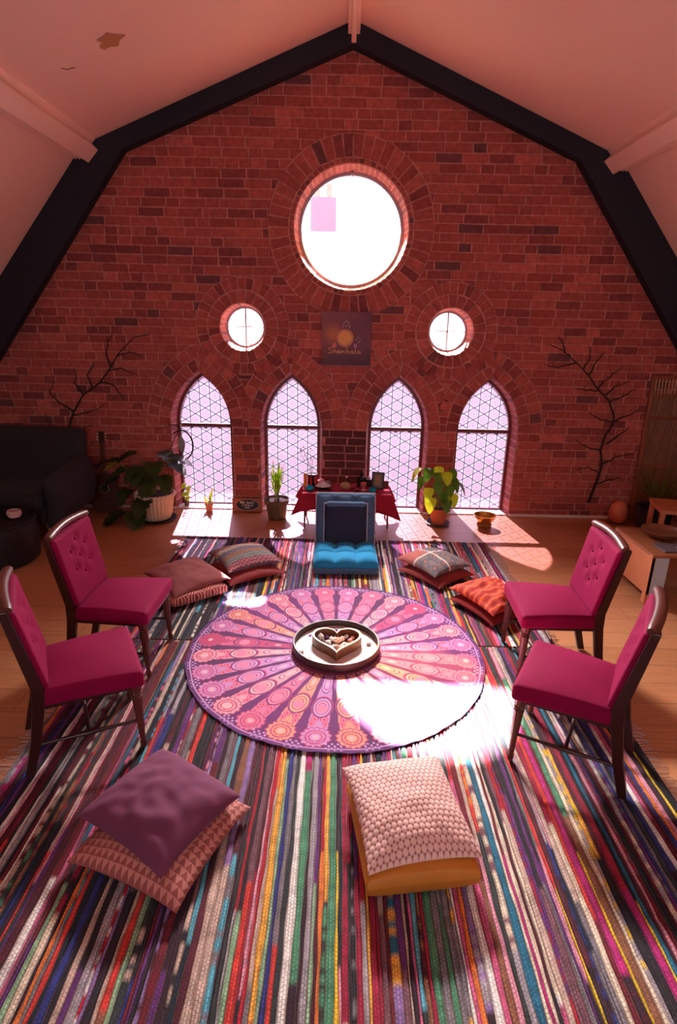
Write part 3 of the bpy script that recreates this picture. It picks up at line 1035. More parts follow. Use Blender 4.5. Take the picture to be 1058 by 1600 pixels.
hb = thing('heart_box', 'heart shaped carved wooden box full of crystals, standing on the round tray', 'box', (TX + .003, TY - .005, tz0 + .008))
ho, hi = heart_pts(.160), heart_pts(.145)
m = MB(); n = len(ho)
m.add([(p[0], p[1], 0) for p in ho] + [(p[0], p[1], .062) for p in ho], [(i, (i + 1) % n, n + (i + 1) % n, n + i) for i in range(n)])
m.add([(p[0], p[1], .006) for p in hi] + [(p[0], p[1], .062) for p in hi], [(i, n + i, n + (i + 1) % n, (i + 1) % n) for i in range(n)])
m.add([(p[0], p[1], 0) for p in ho], [tuple(range(n))[::-1]]); m.add([(p[0], p[1], .006) for p in hi], [tuple(range(n))])
m.build('side', M['walnut'], hb)
m = MB(); m.add([(p[0], p[1], .0625) for p in ho] + [(p[0], p[1], .0625) for p in hi] + [(p[0], p[1], .0655) for p in ho] + [(p[0], p[1], .0655) for p in hi],
                [(2 * n + i, 2 * n + (i + 1) % n, 3 * n + (i + 1) % n, 3 * n + i) for i in range(n)] + [(i, (i + 1) % n, 2 * n + (i + 1) % n, 2 * n + i) for i in range(n)] + [(n + i, 3 * n + i, 3 * n + (i + 1) % n, n + (i + 1) % n) for i in range(n)])
m.build('rim', M['cream'], hb, smooth=False)


def gem_mesh(seed, kind):
    r = random.Random(seed); m = MB()
    if kind == 'point':
        k = 6; a = [(math.cos(2 * PI * i / k), math.sin(2 * PI * i / k)) for i in range(k)]
        vs = [(.9 * x, .9 * y, -.6) for x, y in a] + [(x, y, .5) for x, y in a] + [(.1, 0, 1.5)]
        m.add(vs, [tuple(range(k))[::-1]] + [(i, (i + 1) % k, k + (i + 1) % k, k + i) for i in range(k)] + [(k + i, k + (i + 1) % k, 2 * k) for i in range(k)])
    else:
        vs = []; rings = [(-.6, .5), (-.2, .95), (.25, .9), (.6, .45)]
        for (z, rr) in rings:
            for i in range(7): vs.append((rr * math.cos(2 * PI * i / 7 + z) * r.uniform(.8, 1.1), rr * math.sin(2 * PI * i / 7 + z) * r.uniform(.8, 1.1), z * r.uniform(.85, 1.1)))
        fs = [(a * 7 + i, a * 7 + (i + 1) % 7, a * 7 + 7 + (i + 1) % 7, a * 7 + 7 + i) for a in range(3) for i in range(7)] + [tuple(range(7))[::-1], tuple(21 + i for i in range(7))]
        m.add(vs, fs)
    return m


gemmats = {}
for nm, c in (('clear', (240, 232, 226)), ('rose', (240, 176, 176)), ('amethyst', (150, 110, 180)), ('amber', (230, 150, 50)), ('grey', (150, 142, 150)), ('peach', (244, 200, 176)), ('tan', (196, 150, 110))):
    t = NT(nm + ' crystal'); t.base(lin(c)); t.set(Roughness=.15, Subsurface_Weight=0.0); t.b.inputs['Specular IOR Level'].default_value = .6
    t.base(t.mix(t.noise(40, 3, t.obj()), lin(c), tuple(min(1, v * 1.2 + .02) for v in lin(c)))); gemmats[nm] = t.m


def gem(kind, mat, loc, s, rot, label, group=None, seed=0):
    o = gem_mesh(seed, kind).build('crystal', gemmats[mat], smooth=False)
    o.scale = (s[0], s[1], s[2]); o.location = loc; o.rotation_euler = rot
    tag(o, label, 'crystal', group); return o


gr = 'crystals heaped in the heart box'
hx, hy, hz = TX + .003, TY - .005, tz0 + .014
spec = [('point', 'grey', (-.085, .015), .016, 'grey pointed crystal at the left inside the heart box'),
        ('lump', 'rose', (.085, .035), .019, 'large rose pink crystal at the right inside the heart box'),
        ('lump', 'amber', (.075, .0), .013, 'amber yellow stone at the right inside the heart box'),
        ('lump', 'peach', (0.0, .02), .026, 'big peach coloured lump in the middle of the heart box'),
        ('lump', 'amethyst', (-.06, .085), .014, 'lilac crystal in the upper left lobe of the heart box')]
for i, (kd, mt, (x, y), s, lb) in enumerate(spec):
    gem(kd, mt, (hx + x, hy + y, hz + s * 1.0), (s, s, s * 1.15), (rnd.uniform(-.3, .3), rnd.uniform(-.3, .3), rnd.uniform(0, 6)), lb, None, i)
spots = [(-.035, .05), (.035, .055), (-.05, .0), (.045, -.02), (0.0, -.035), (-.028, -.045), (.03, -.06), (.0, .075), (.06, .085), (-.10, .06), (.10, .075), (-.055, -.02), (.0, -.08), (.022, .015), (-.02, .02)]
for i, (x, y) in enumerate(spots):
    s = rnd.uniform(.015, .022)
    gem('lump' if i % 3 else 'point', ('clear', 'peach', 'clear')[i % 3], (hx + x, hy + y, hz + s * .9 + (.022 if i > 10 else .004)), (s, s, s), (rnd.uniform(-.5, .5), rnd.uniform(-.5, .5), rnd.uniform(0, 6)),
        'small pale crystal among those heaped in the heart box', gr, 20 + i)
st = [(-.212, -.075, 'clear', 'pale stone on the tray near its left rim'), (-.165, -.16, 'tan', 'tan oval stone on the tray, left of the heart box tip'), (-.075, -.238, 'grey', 'grey pointed stone on the tray below the heart box'),
      (.205, .025, 'grey', 'grey stone on the tray near its right rim'), (.17, -.175, 'tan', 'small tan stone on the tray, right of the heart box tip'), (.07, -.232, 'amber', 'tiny brown stone at the front of the tray'),
      (-.17, .12, 'amethyst', 'lilac stone on the tray behind the left heart lobe'), (0.0, .195, 'amethyst', 'lilac stone on the tray behind the heart notch'), (.11, .19, 'rose', 'pink stone at the back right of the tray')]
for i, (x, y, mt, lb) in enumerate(st):
    s = .015 if i < 4 else .010
    gem('point' if i == 2 else 'lump', mt, (TX + x, TY + y, tz0 + .008 + s * .55), (s * 1.3, s, s * .85), (0, 0, rnd.uniform(0, 6)), lb, None, 50 + i)


# ------------------------------------------------------------------ upholstered chairs
def make_chair():
    t = thing('dining_chair', '', 'chair')
    # seat: trapezoid, front at +x
    def sf(p):
        u = p.x / .21; s = 1.0 + .09 * u
        z = p.z
        if z > 0: z += .03 * (1 - min(1, abs(u)) ** 2) * (1 - min(1, abs(p.y) / .225) ** 2)
        return Vector((p.x, p.y * s, z + .395))
    MB().rbox((.43, .44, .085), .022, 12, sf).build('seat', M['velvet'], t)
    # backrest pad: leaning, slightly concave
    def bf(p):
        z = p.z + .648; x = -.205 - (z - .44) * .20
        d = 0
        for (by, bz) in BT:
            d += .011 * math.exp(-((p.y - by) ** 2 + (z - bz) ** 2) / .0007)
        curve = .34 * p.y * p.y
        s = 1 + .06 * (z - .44) / .4
        puff = .012 * (1 - min(1, abs(p.y) / .2) ** 2) if p.x > 0 else 0
        return Vector((x + p.x + curve + (puff - d if p.x > 0 else 0), p.y * s, z))
    BT = [(0, .785), (-.078, .735), (.078, .735), (0, .685), (-.078, .63), (.078, .63), (0, .585)]
    MB().rbox((.055, .41, .41), .02, 34, bf).build('backrest', M['velvet'], t)
    for i, (by, bz) in enumerate(BT):
        p = bf(Vector((.0275, by, bz - .648)))
        b = MB().lathe([(.001, .008), (.007, .007), (.0115, .003), (.012, -.003)], (0, 0, 0), 12).build('button', M['velvet'], t)
        b.matrix_local = Matrix.Translation(p + Vector((.001, 0, 0))) @ Matrix.Rotation(R(90), 4, 'Y')
    # top rail, rolled and curved
    rp = []
    for k in range(17):
        y = -.225 + .45 * k / 16; z = .864 + .014 * math.cos(y / .225 * PI / 2)
        rp.append((-.205 - (z - .44) * .20 + .34 * y * y, y, z))
    MB().tube(rp, [.020] + [.025] * 15 + [.020], 12, flat=.9).build('top_rail', M['redwood'], t)
    # side boards of the back, part of the rear legs
    for s in (-1, 1):
        path = [(-.290, s * .175, 0), (-.245, s * .180, .18), (-.215, s * .186, .36), (-.215, s * .196, .46), (-.258, s * .208, .68), (-.293, s * .217, .864)]
        m = MB()
        prev = None; vs = []; fs = []
        wd = [.020, .022, .025, .025, .021, .017]
        for (q, hh) in zip(path, wd):
            x, y, z = q; x += (.34 * y * y if z > .44 else .006)
            for (a, b) in ((-1, -1), (1, -1), (1, 1), (-1, 1)): vs.append((x + a * hh - .012, y + b * .017, z))
        for i in range(5):
            for k in range(4): fs.append((i * 4 + k, i * 4 + (k + 1) % 4, i * 4 + 4 + (k + 1) % 4, i * 4 + 4 + k))
        fs += [(3, 2, 1, 0), (20, 21, 22, 23)]
        m.add(vs, fs).build('leg', M['dkwood'], t, smooth=False, bevel=.004)
    for s in (-1, 1):      # front legs, turned and fluted, slightly splayed
        top = Vector((.175, s * .195, .355)); bot = Vector((.185, s * .205, 0))
        d = (top - bot); rot = d.to_track_quat('Z', 'Y').to_matrix()
        prof = [(.010, 0), (.014, .012), (.015, .03), (.010, .045), (.013, .06), (.0125, .075), (.014, .08)]
        prof += [(.0135 + .009 * k / 8, .085 + .20 * k / 8) for k in range(9)]
        prof += [(.024, .29), (.018, .297), (.025, .306), (.020, .315), (.026, .325), (.026, .36)]
        m = MB().lathe(prof, bot, 32, flute=10, fl=.06, rot=rot)
        m.build('leg', M['redwood'], t)
    for s in (-1, 1):      # turned side stretchers
        a = Vector((.183, s * .203, .155)); b = Vector((-.26, s * .181, .155))
        rr = []; pts = []
        for k in range(21):
            u = k / 20; pts.append(a.lerp(b, u)); rr.append(.008 + .006 * math.exp(-((u - .5) / .12) ** 2) + .003 * math.exp(-((u - .32) / .02) ** 2) + .003 * math.exp(-((u - .68) / .02) ** 2))
        MB().tube(pts, rr, 10).build('stretcher', M['dkwood'], t)
    pts = [Vector((-.04, -.192 + .384 * k / 12, .155)) for k in range(13)]
    MB().tube(pts, .009, 8).build('stretcher', M['dkwood'], t)
    sf_ = MB(); 
    for (a, b) in (((.19, -.20), (.19, .20)), ((-.2, -.18), (-.2, .18)), ((.19, -.20), (-.2, -.18)), ((.19, .20), (-.2, .18))):
        A, B = Vector((*a, .352)), Vector((*b, .352)); c = (A + B) / 2; L = (B - A).length; ang = math.atan2(B.y - A.y, B.x - A.x)
        sf_.box(c, (L, .02, .03), Matrix.Rotation(ang, 3, 'Z'))
    sf_.build('seat_frame', M['dkwood'], t, smooth=False)
    return t


def seat_at(fx, fy, deg):
    """origin of a chair whose front seat edge midpoint is at fx, fy"""
    a = R(deg); return (fx - .215 * math.cos(a), fy - .215 * math.sin(a), .0122), (0, 0, a)


chairs = [((-1.015, -3.465), 28, 'crimson velvet dining chair at the left, the nearer one'),
          ((-1.065, -2.90), -1, 'crimson velvet dining chair at the left, farther one beside the rose brown cushions'),
          ((1.0, -2.84), 177, 'crimson velvet dining chair at the right, farther one beside the red floor cushion'),
          ((.868, -3.505), 150, 'crimson velvet dining chair at the right, nearest the viewer beside the white sun patch')]
c0 = make_chair(); c0.scale = (1, 1, .96)
for i, ((fx, fy), deg, lb) in enumerate(chairs):
    loc, rot = seat_at(fx, fy, deg)
    if i == 0: c0.location = loc; c0.rotation_euler = rot; c0['label'] = lb; c0['group'] = 'crimson velvet dining chairs'
    else: copy_tree(c0, loc, rot, lb, 'crimson velvet dining chairs')


# ------------------------------------------------------------------ cushions
def pillow_mesh(name, sx, sy, th, mat, seed, parent=None, pinch=.07, flat=.45, boxy=False, crumple=.006, droop=0.0, N=44):
    """square cushion, base at z=0"""
    m = MB(); U = [math.sin((-1 + 2 * i / N) * PI / 2) * .5 + (-1 + 2 * i / N) * .5 for i in range(N + 1)]
    ex = .18 if boxy else .50
    def pt(u, v, side):
        px = sx / 2 * u * (1 - pinch * (1 - v * v)); py = sy / 2 * v * (1 - pinch * (1 - u * u))
        w = max(0, (1 - u ** 2) * (1 - v ** 2)) ** ex
        nz = noise.noise(Vector((u * 1.6 + seed, v * 1.6, side))) * crumple * 1.6 + noise.noise(Vector((u * 4 + seed, v * 4, side + 3))) * crumple
        corner = (abs(u * v)) ** 3
        edge = th * flat * (1 - droop * corner)
        if side > 0: z = edge + th * (1 - flat) * w + nz * min(1, w * 1.5)
        else: z = edge * (1 - w ** .8) + 0 * nz
        return (px, py, max(0.0, z))
    vs = []; uv = []
    for side in (1, -1):
        for i in range(N + 1):
            for j in range(N + 1): vs.append(pt(U[i], U[j], side)); uv.append(((U[i] + 1) / 2, (U[j] + 1) / 2))
    n1 = N + 1; off = n1 * n1; fs = []
    for i in range(N):
        for j in range(N):
            a = i * n1 + j; fs.append((a, a + n1, a + n1 + 1, a + 1)); b = a + off; fs.append((b, b + 1, b + n1 + 1, b + n1))
    if boxy: pass
    m.add(vs, fs, None, uv)
    o = m.build(name, mat, parent, sharp=80)
    return o


def cushion(loc, deg, size, th, mat, label, seed, tilt=(0, 0), group=None, seam=None, **kw):
    o = pillow_mesh('floor_cushion', size[0], size[1], th, mat, seed, **kw)
    o.location = loc; o.rotation_euler = (R(tilt[0]), R(tilt[1]), R(deg)); o.rotation_mode = 'ZYX' if False else 'XYZ'
    tag(o, label, 'cushion', group)
    if seam:
        s = MB(); pinch = kw.get('pinch', .07); fl = kw.get('flat', .45); dr = kw.get('droop', 0.0); pts = []
        for q in range(4):
            for k in range(16):
                a = -1 + 2 * k / 16; u, v = [(a, -1), (1, a), (-a, 1), (-1, -a)][q]
                pts.append((size[0] / 2 * u * (1 - pinch * (1 - v * v)), size[1] / 2 * v * (1 - pinch * (1 - u * u)), th * fl * (1 - dr * abs(u * v) ** 3)))
        s.tube(pts + pts[:1], .0035, 6); s.build('piping', seam, o)
    return o


def tri_mat():
    t = NT('triangle print cotton'); uv = t.uv(); s = t.n('ShaderNodeSeparateXYZ'); t.l(uv, s.inputs[0]); K = 17
    a = t.math('FRACT', t.math('MULTIPLY', s.outputs['X'], K)); b = t.math('FRACT', t.math('MULTIPLY', s.outputs['Y'], K))
    m = t.math('GREATER_THAN', b, t.math('MULTIPLY', t.math('ABSOLUTE', t.math('SUBTRACT', a, .5)), 2.0))
    t.base(t.mix(m, lin((150, 78, 74)), lin((196, 128, 118)))); t.set(Roughness=.92); t.bump(t.noise(300, 2, t.obj()), .2, .002); return t.m


def diamond_mat(c1, c2, K=7):
    t = NT('concentric diamond weave'); uv = t.uv(); s = t.n('ShaderNodeSeparateXYZ'); t.l(uv, s.inputs[0])
    a = t.math('ABSOLUTE', t.math('SUBTRACT', t.math('FRACT', t.math('MULTIPLY', s.outputs['X'], 3.5)), .5))
    b = t.math('ABSOLUTE', t.math('SUBTRACT', t.math('FRACT', t.math('MULTIPLY', s.outputs['Y'], 3.5)), .5))
    f = t.math('FRACT', t.math('MULTIPLY', t.math('ADD', a, b), K * .8))
    t.base(t.mix(t.math('GREATER_THAN', f, .52), lin(c1), lin(c2))); t.set(Roughness=.92); t.bump(t.noise(300, 2, t.obj()), .2, .002); return t.m


def hexknit():
    t = NT('honeycomb knit'); uv = t.uv(); s = t.n('ShaderNodeSeparateXYZ'); t.l(uv, s.inputs[0])
    K = 21.0; F = None
    for a in (0, 60, 120):
        f = t.math('ADD', t.math('MULTIPLY', s.outputs['X'], K * math.cos(R(a))), t.math('MULTIPLY', s.outputs['Y'], K * math.sin(R(a))))
        c = t.math('COSINE', t.math('MULTIPLY', f, 2 * PI)); F = c if F is None else t.math('ADD', F, c)
    h = t.math('DIVIDE', t.math('ADD', F, 1.5), 4.5)
    col = t.ramp(h, [(0.0, lin((150, 96, 98))), (.06, lin((166, 108, 108))), (.15, lin((228, 180, 170))), (.85, lin((238, 198, 184))), (.97, lin((226, 170, 160)))])
    t.base(col); t.set(Roughness=.9)
    t.bump(t.math('POWER', h, .35), .6, .005); return t.m


def kilim(cols, bands, zig=.04, seed=0):
    t = NT('woven kilim cover %d' % seed); uv = t.uv(); s = t.n('ShaderNodeSeparateXYZ'); t.l(uv, s.inputs[0])
    z = t.math('MULTIPLY', t.math('ABSOLUTE', t.math('SUBTRACT', t.math('FRACT', t.math('MULTIPLY', s.outputs['Y'], 9)), .5)), zig)
    x = t.math('ADD', s.outputs['X'], z)
    st = []
    for i, c in enumerate(cols): st.append((i / len(cols), lin(c)))
    c = t.ramp(t.math('FRACT', t.math('MULTIPLY', x, bands)), st, 'CONSTANT')
    zz = t.math('FRACT', t.math('ADD', t.math('MULTIPLY', x, 14), t.math('MULTIPLY', t.math('ABSOLUTE', t.math('SUBTRACT', t.math('FRACT', t.math('MULTIPLY', s.outputs['Y'], 12)), .5)), 1.2)))
    c = t.mix(t.math('MULTIPLY', t.math('GREATER_THAN', zz, .72), .55), c, lin((206, 190, 176)))
    c = t.mix(t.math('MULTIPLY', t.noise(60, 3, t.obj()), .5), c, lin((80, 60, 66)))
    t.base(c); t.set(Roughness=.95); t.bump(t.noise(240, 2, t.obj()), .4, .003); return t.m


def cross_kilim():
    t = NT('grey kilim with cross motif'); uv = t.uv(); s = t.n('ShaderNodeSeparateXYZ'); t.l(uv, s.inputs[0]); X, Y = s.outputs['X'], s.outputs['Y']
    c = t.mix(t.math('GREATER_THAN', t.noise(9, 2, uv), .52), lin((128, 104, 100)), lin((104, 96, 104)))
    q = t.math('MULTIPLY', t.math('GREATER_THAN', X, .5), t.math('GREATER_THAN', Y, .5))
    dd = t.math('ADD', t.math('ABSOLUTE', t.math('SUBTRACT', t.math('FRACT', t.math('MULTIPLY', X, 4)), .5)), t.math('ABSOLUTE', t.math('SUBTRACT', t.math('FRACT', t.math('MULTIPLY', Y, 4)), .5)))
    c = t.mix(t.math('LESS_THAN', dd, .32), c, lin((84, 96, 104))); c = t.mix(t.math('LESS_THAN', dd, .16), c, lin((190, 96, 78)))
    c = t.mix(t.math('MULTIPLY', t.math('LESS_THAN', X, .40), t.math('MULTIPLY', t.math('LESS_THAN', Y, .40), .75)), c, lin((186, 92, 80)))
    e = t.math('MINIMUM', t.math('ABSOLUTE', t.math('SUBTRACT', X, .44)), t.math('ABSOLUTE', t.math('SUBTRACT', Y, .44)))
    c = t.mix(t.math('LESS_THAN', e, .022), c, lin((208, 186, 172)))
    t.base(c); t.set(Roughness=.95); t.bump(t.noise(240, 2, t.obj()), .4, .003); return t.m


def swirl():
    t = NT('orange red marbled cotton'); co = t.obj()
    wv = t.n('ShaderNodeTexWave'); wv.inputs['Scale'].default_value = 5; wv.inputs['Distortion'].default_value = 9; wv.inputs['Detail'].default_value = 3; wv.inputs['Detail Scale'].default_value = 1.2
    t.l(co, wv.inputs['Vector'])
    t.base(t.ramp(wv.outputs['Fac'], [(0, lin((150, 28, 22))), (.45, lin((206, 52, 26))), (.62, lin((120, 30, 34))), (.8, lin((214, 60, 30))), (1, lin((236, 96, 40)))]))
    t.set(Roughness=.85); return t.m


plum = fabric('plum cotton', (118, 54, 86), (104, 44, 76))
mustard = fabric('mustard leather cloth', (206, 128, 36), (186, 108, 28), bump=.1, rough=.6)
rosebrown = fabric('rose brown velvet', (150, 78, 76), (128, 62, 62))
brick_c = fabric('rust red cotton', (150, 54, 52), (128, 42, 42))
redc = fabric('dark red cotton', (150, 26, 28), (126, 18, 22))
ZR = .011
cushion((-.695, -4.175, ZR), -22, (.49, .49), .125, tri_mat(), 'pinkish brown triangle patterned floor cushion in the left foreground, under the plum one', 1, flat=.35, droop=.3, pinch=.05)
cushion((-.715, -4.125, ZR + .088), -31, (.455, .42), .135, plum, 'plain plum purple cushion in the left foreground, topmost of its pair', 2, tilt=(2, 3), flat=.30, droop=.35, pinch=.045, crumple=.011)
cushion((.258, -4.16, ZR), -82, (.48, .42), .135, mustard, 'mustard yellow boxy floor cushion in the right foreground, under the pink knitted one', 3, flat=.5, boxy=True, pinch=.015, crumple=.003)
cushion((.252, -4.135, ZR + .112), -79, (.48, .425), .12, hexknit(), 'pale pink honeycomb knitted cushion in the right foreground, on the mustard cushion', 4, tilt=(0, 4), flat=.30, droop=.3, pinch=.06, crumple=.005)
cushion((-1.165, -2.01, ZR), -50, (.47, .44), .10, diamond_mat((148, 52, 50), (226, 160, 146)), 'red and cream diamond patterned cushion left of the mandala, bottom of its pair', 5, flat=.5, boxy=True, pinch=.02, crumple=.003)
cushion((-1.175, -1.965, ZR + .080), -47, (.50, .46), .105, rosebrown, 'rose brown velvet cushion beside the far left chair, on the diamond patterned one', 6, tilt=(2, 2), flat=.32, droop=.3)
cushion((-.785, -1.64, ZR), -56, (.47, .47), .10, brick_c, 'rust red cushion left of the blue floor chair, under the striped kilim one', 7, flat=.35, droop=.3)
cushion((-.80, -1.57, ZR + .066), -58, (.47, .46), .12, kilim([(86, 92, 104), (150, 60, 60), (200, 170, 150), (92, 84, 120), (150, 96, 60), (110, 120, 120), (160, 60, 84)], 1.0, seed=1), 'multicoloured striped kilim cushion left of the blue floor chair, topmost of its pair', 8, flat=.35, droop=.3)
cushion((.76, -1.62, ZR), -50, (.46, .44), .10, brick_c, 'rust red cushion right of the blue floor chair, under the grey kilim one', 9, flat=.35, droop=.3)
cushion((.745, -1.575, ZR + .066), -54, (.45, .42), .115, cross_kilim(), 'grey kilim cushion with a cream cross motif right of the blue floor chair', 10, flat=.35, droop=.3)
cushion((1.075, -2.19, ZR), -60, (.46, .42), .10, redc, 'dark red cushion beside the far right chair, under the orange marbled one', 11, flat=.4, droop=.3)
cushion((1.08, -2.165, ZR + .068), -62, (.48, .42), .11, swirl(), 'crumpled orange and red marbled cushion in front of the far right chair', 12, flat=.35, droop=.3, crumple=.022)

# ------------------------------------------------------------------ blue floor chair
bc = thing('floor_chair', 'blue tufted legless floor chair on the rug in front of the altar', 'chair', (.03, -1.665, ZR), R(1))
def tuft(nx, ny, sx, sy, amp, zc=0):
    def f(p):
        u = (p.x / sx + .5) * nx; v = (p.y / sy + .5) * ny
        b = abs(math.sin(PI * u)) ** .55 * abs(math.sin(PI * v)) ** .55
        z = p.z + (amp * (b - .6) if p.z > 0 else 0)
        return Vector((p.x, p.y, z + zc))
    return f
MB().rbox((.53, .44, .13), .045, 26, tuft(3, 2, .53, .44, .040, .068)).build('seat', M['blue'], bc)
for o in bc.children: o.location = (0, .22, 0)
MB().rbox((.535, .45, .07), .028, 8).build('seat_base', M['slate'], bc).location = (0, .22, .036)  # darker base puts the shade on the seat's front into the colour
lean = Matrix.Rotation(R(-76), 4, 'X')
bkm = MB().rbox((.52, .50, .10), .04, 26, tuft(3, 3, .52, .50, .045, 0)).build('backrest', M['slate'], bc)
bkm.matrix_local = Matrix.Translation((0, .52, .285)) @ Matrix.Rotation(R(74), 4, 'X')
hp = MB().rbox((.36, .40, .07), .03, 18, tuft(1, 1, .36, .40, .012, 0)).build('back_pillow', M['navy'], bc)
hp.matrix_local = Matrix.Translation((.0, .455, .262)) @ Matrix.Rotation(R(74), 4, 'X')
tp = MB().rbox((.34, .05, .06), .024, 8).build('pillow_top', M['slate'], bc); tp['label'] = 'lighter top edge of the back pillow'
tp.matrix_local = Matrix.Translation((.0, .497, .445)) @ Matrix.Rotation(R(74), 4, 'X')
m = MB()
def pipe(w, h, cy, cz, yo):
    pts = []
    for (a, b) in ((-1, -1), (-1, 1), (1, 1), (1, -1)):
        pts.append((a * w / 2, b * h / 2))
    P = []
    for k in range(4):
        p, q = pts[k], pts[(k + 1) % 4]
        if k == 3: continue
        for i in range(9):
            P.append((p[0] + (q[0] - p[0]) * i / 8, p[1] + (q[1] - p[1]) * i / 8))
    mat = Matrix.Translation((0, cy, cz)) @ Matrix.Rotation(R(74), 4, 'X')
    return [mat @ Vector((x, y, yo)) for x, y in P]
m.tube(pipe(.515, .495, .52, .285, .035), .0045, 6); m.tube(pipe(.375, .395, .455, .262, .02), .004, 6)
m.build('piping', M['piping'], bc)
sp = pillow_mesh('floor_cushion', .56, .30, .16, M['brownfab'], 21, flat=.4); sp.location = (.045, -.93, .003); tag(sp, 'dark brown floor cushion behind the blue floor chair, under the altar edge', 'cushion')

# ------------------------------------------------------------------ altar table with cloth
AX0, AX1, AY0, AY1, AZT = -.40, .47, -.52, -.14, .355
al = thing('altar_table', 'low altar table with thin legs between the two middle pointed windows', 'table', ((AX0 + AX1) / 2, (AY0 + AY1) / 2, 0))
hw_, hd = (AX1 - AX0) / 2, (AY1 - AY0) / 2
MB().box((0, 0, AZT - .012), (2 * hw_ - .02, 2 * hd - .02, .022)).build('tabletop', M['redwood'], al, smooth=False)
for a in (-1, 1):
    for b in (-1, 1):
        MB().tube([(a * (hw_ - .03), b * (hd - .03), AZT - .02), (a * (hw_ - .02), b * (hd - .02), 0.0)], [.012, .008], 8).build('leg', M['redwood'], al)
# tablecloth: top plus drape with pointed corners
def altar_cloth():
    m = MB(); N = 96; cx, cy = (AX0 + AX1) / 2, (AY0 + AY1) / 2
    per = []
    for k in range(N):
        s = k / N * 4; q = int(s); f = s - q
        per.append([(-1 + 2 * f, -1), (1, -1 + 2 * f), (1 - 2 * f, 1), (-1, 1 - 2 * f)][q])
    rows = []
    for lev in range(8):
        t = lev / 7; ringp = []
        for (u, v) in per:
            corner = abs(u * v) ** 6
            L = .16 + .05 * corner * 1.2 + (.02 * math.sin(u * 5 + v * 3))
            if v > .99: L *= .8
            fl = .015 + .085 * corner + .006 * math.sin(9 * (u + v))
            nx, ny = (u if abs(u) > .999 else 0) , (v if abs(v) > .999 else 0)
            if corner > .3: nx, ny = u, v
            ex = fl * t ** .8
            z = AZT + .004 - L * t - .0 
            ringp.append((cx + u * hw_ + nx * ex, cy + v * hd + ny * ex * (1 if v < 0 else .3), z))
        rows.append(ringp)
    b = []
    for r_ in rows: b += r_
    fs = [(i * N + k, i * N + (k + 1) % N, (i + 1) * N + (k + 1) % N, (i + 1) * N + k) for i in range(7) for k in range(N)]
    fs = [f[::-1] for f in fs]
    fs.append(tuple(range(N)))
    m.add(b, fs)
    o = m.build('tablecloth', fabric('crimson tablecloth', (178, 24, 52), (150, 16, 42), sheen=.2), sharp=60)
    sl_ = o.modifiers.new('solid', 'SOLIDIFY'); sl_.thickness = .002
    tag(o, 'crimson cloth draped over the low altar table', 'tablecloth')
altar_cloth()
TZ = AZT + .0055


def put(name, label, cat, x, y, z=TZ, rotz=0):
    return thing(name, label, cat, (x, y, z), rotz)


def votive(x, y, lb):
    v = put('glass_bowl', lb, 'bowl', x, y)
    MB().lathe([(.016, 0), (.030, .006), (.040, .022), (.037, .040), (.033, .044), (.034, .038), (.036, .022), (.026, .010), (.001, .008)], seg=24, cap=False).build('bowl', M['blueglass'], v)
    MB().lathe([(.018, .012), (.018, .026), (.001, .027)], seg=16).build('candle', M['cream'], v)


votive(-.33, -.43, 'turquoise glass candle bowl at the left of the altar, below the orange and red tins')
votive(.29, -.45, 'turquoise glass candle bowl in front of the framed picture on the altar')
o = MB().lathe([(.016, 0), (.017, .002), (.017, .13), (.012, .135)], (-.385, -.28, TZ), 16).build('candle', simple('orange wax', (232, 150, 40), .5, .1, 12)); tag(o, 'tall orange candle at the left end of the altar', 'candle')
c = put('tin', 'red and black striped tin holding dry sprigs on the altar', 'tin', -.315, -.235)
MB().lathe([(.048, 0), (.050, .003), (.052, .115), (.054, .12), (.050, .12), (.048, .112), (.001, .11)], seg=28, cap=False).build('body', M['black'], c)
for k in range(7):
    a = k / 7 * 2 * PI; MB().box((.0525 * math.cos(a), .0525 * math.sin(a), .06), (.004, .022, .10), Matrix.Rotation(a, 3, 'Z')).build('red_stripe', simple('red enamel', (190, 40, 34), .4, .05), c, smooth=False)
m = MB(); hm = simple('dried seed heads', (120, 90, 80), .9)
for k, (dx, dz, w_) in enumerate(((-.10, .30, .0), (-.06, .24, .01), (.0, .20, .01), (-.13, .26, .0), (-.03, .28, .02))):
    m.tube([(0, 0, .08), (dx * .4, 0, .08 + dz * .5), (dx, w_, .08 + dz)], .0015, 5)
    hds = MB()
    for q in range(5): hds.lathe([(.001, -.006), (.007, 0), (.001, .006)], (dx + .022 * math.cos(q * 1.3), w_, .08 + dz + .018 * math.sin(q * 2.1)), 6)
    hds.build('seed_head', hm, c)
m.build('sprigs', M['twig'], c)
dsh = put('sand_dish', 'wide black dish with white sand on the altar', 'dish', -.20, -.36)
MB().lathe([(.03, 0), (.055, .006), (.085, .032), (.088, .036), (.083, .036), (.060, .02), (.001, .018)], seg=32, cap=False).build('dish', M['black'], dsh)
MB().lathe([(.078, .032), (.05, .052), (.02, .070), (.001, .075)], seg=24).build('sand', simple('white sand', (236, 232, 230), .9, .05, 40), dsh)
o = gem_mesh(90, 'lump').build('crystal', gemmats['rose'], smooth=False); o.scale = (.045, .04, .05); o.location = (-.225, -.20, TZ + .032); tag(o, 'large rose coloured crystal cluster at the back left of the altar', 'crystal')
o = gem_mesh(91, 'lump').build('crystal', gemmats['grey'], smooth=False); o.scale = (.030, .03, .032); o.location = (-.155, -.19, TZ + .022); tag(o, 'dark grey crystal beside the rose cluster on the altar', 'crystal')
v = put('round_vase', 'round beige vase with one small pink bloom in the middle of the altar', 'vase', .022, -.37)
MB().lathe([(.022, 0), (.036, .008), (.050, .035), (.047, .058), (.032, .072), (.028, .074), (.027, .066), (.001, .06)], seg=28, cap=False).build('body', M['beige'], v)
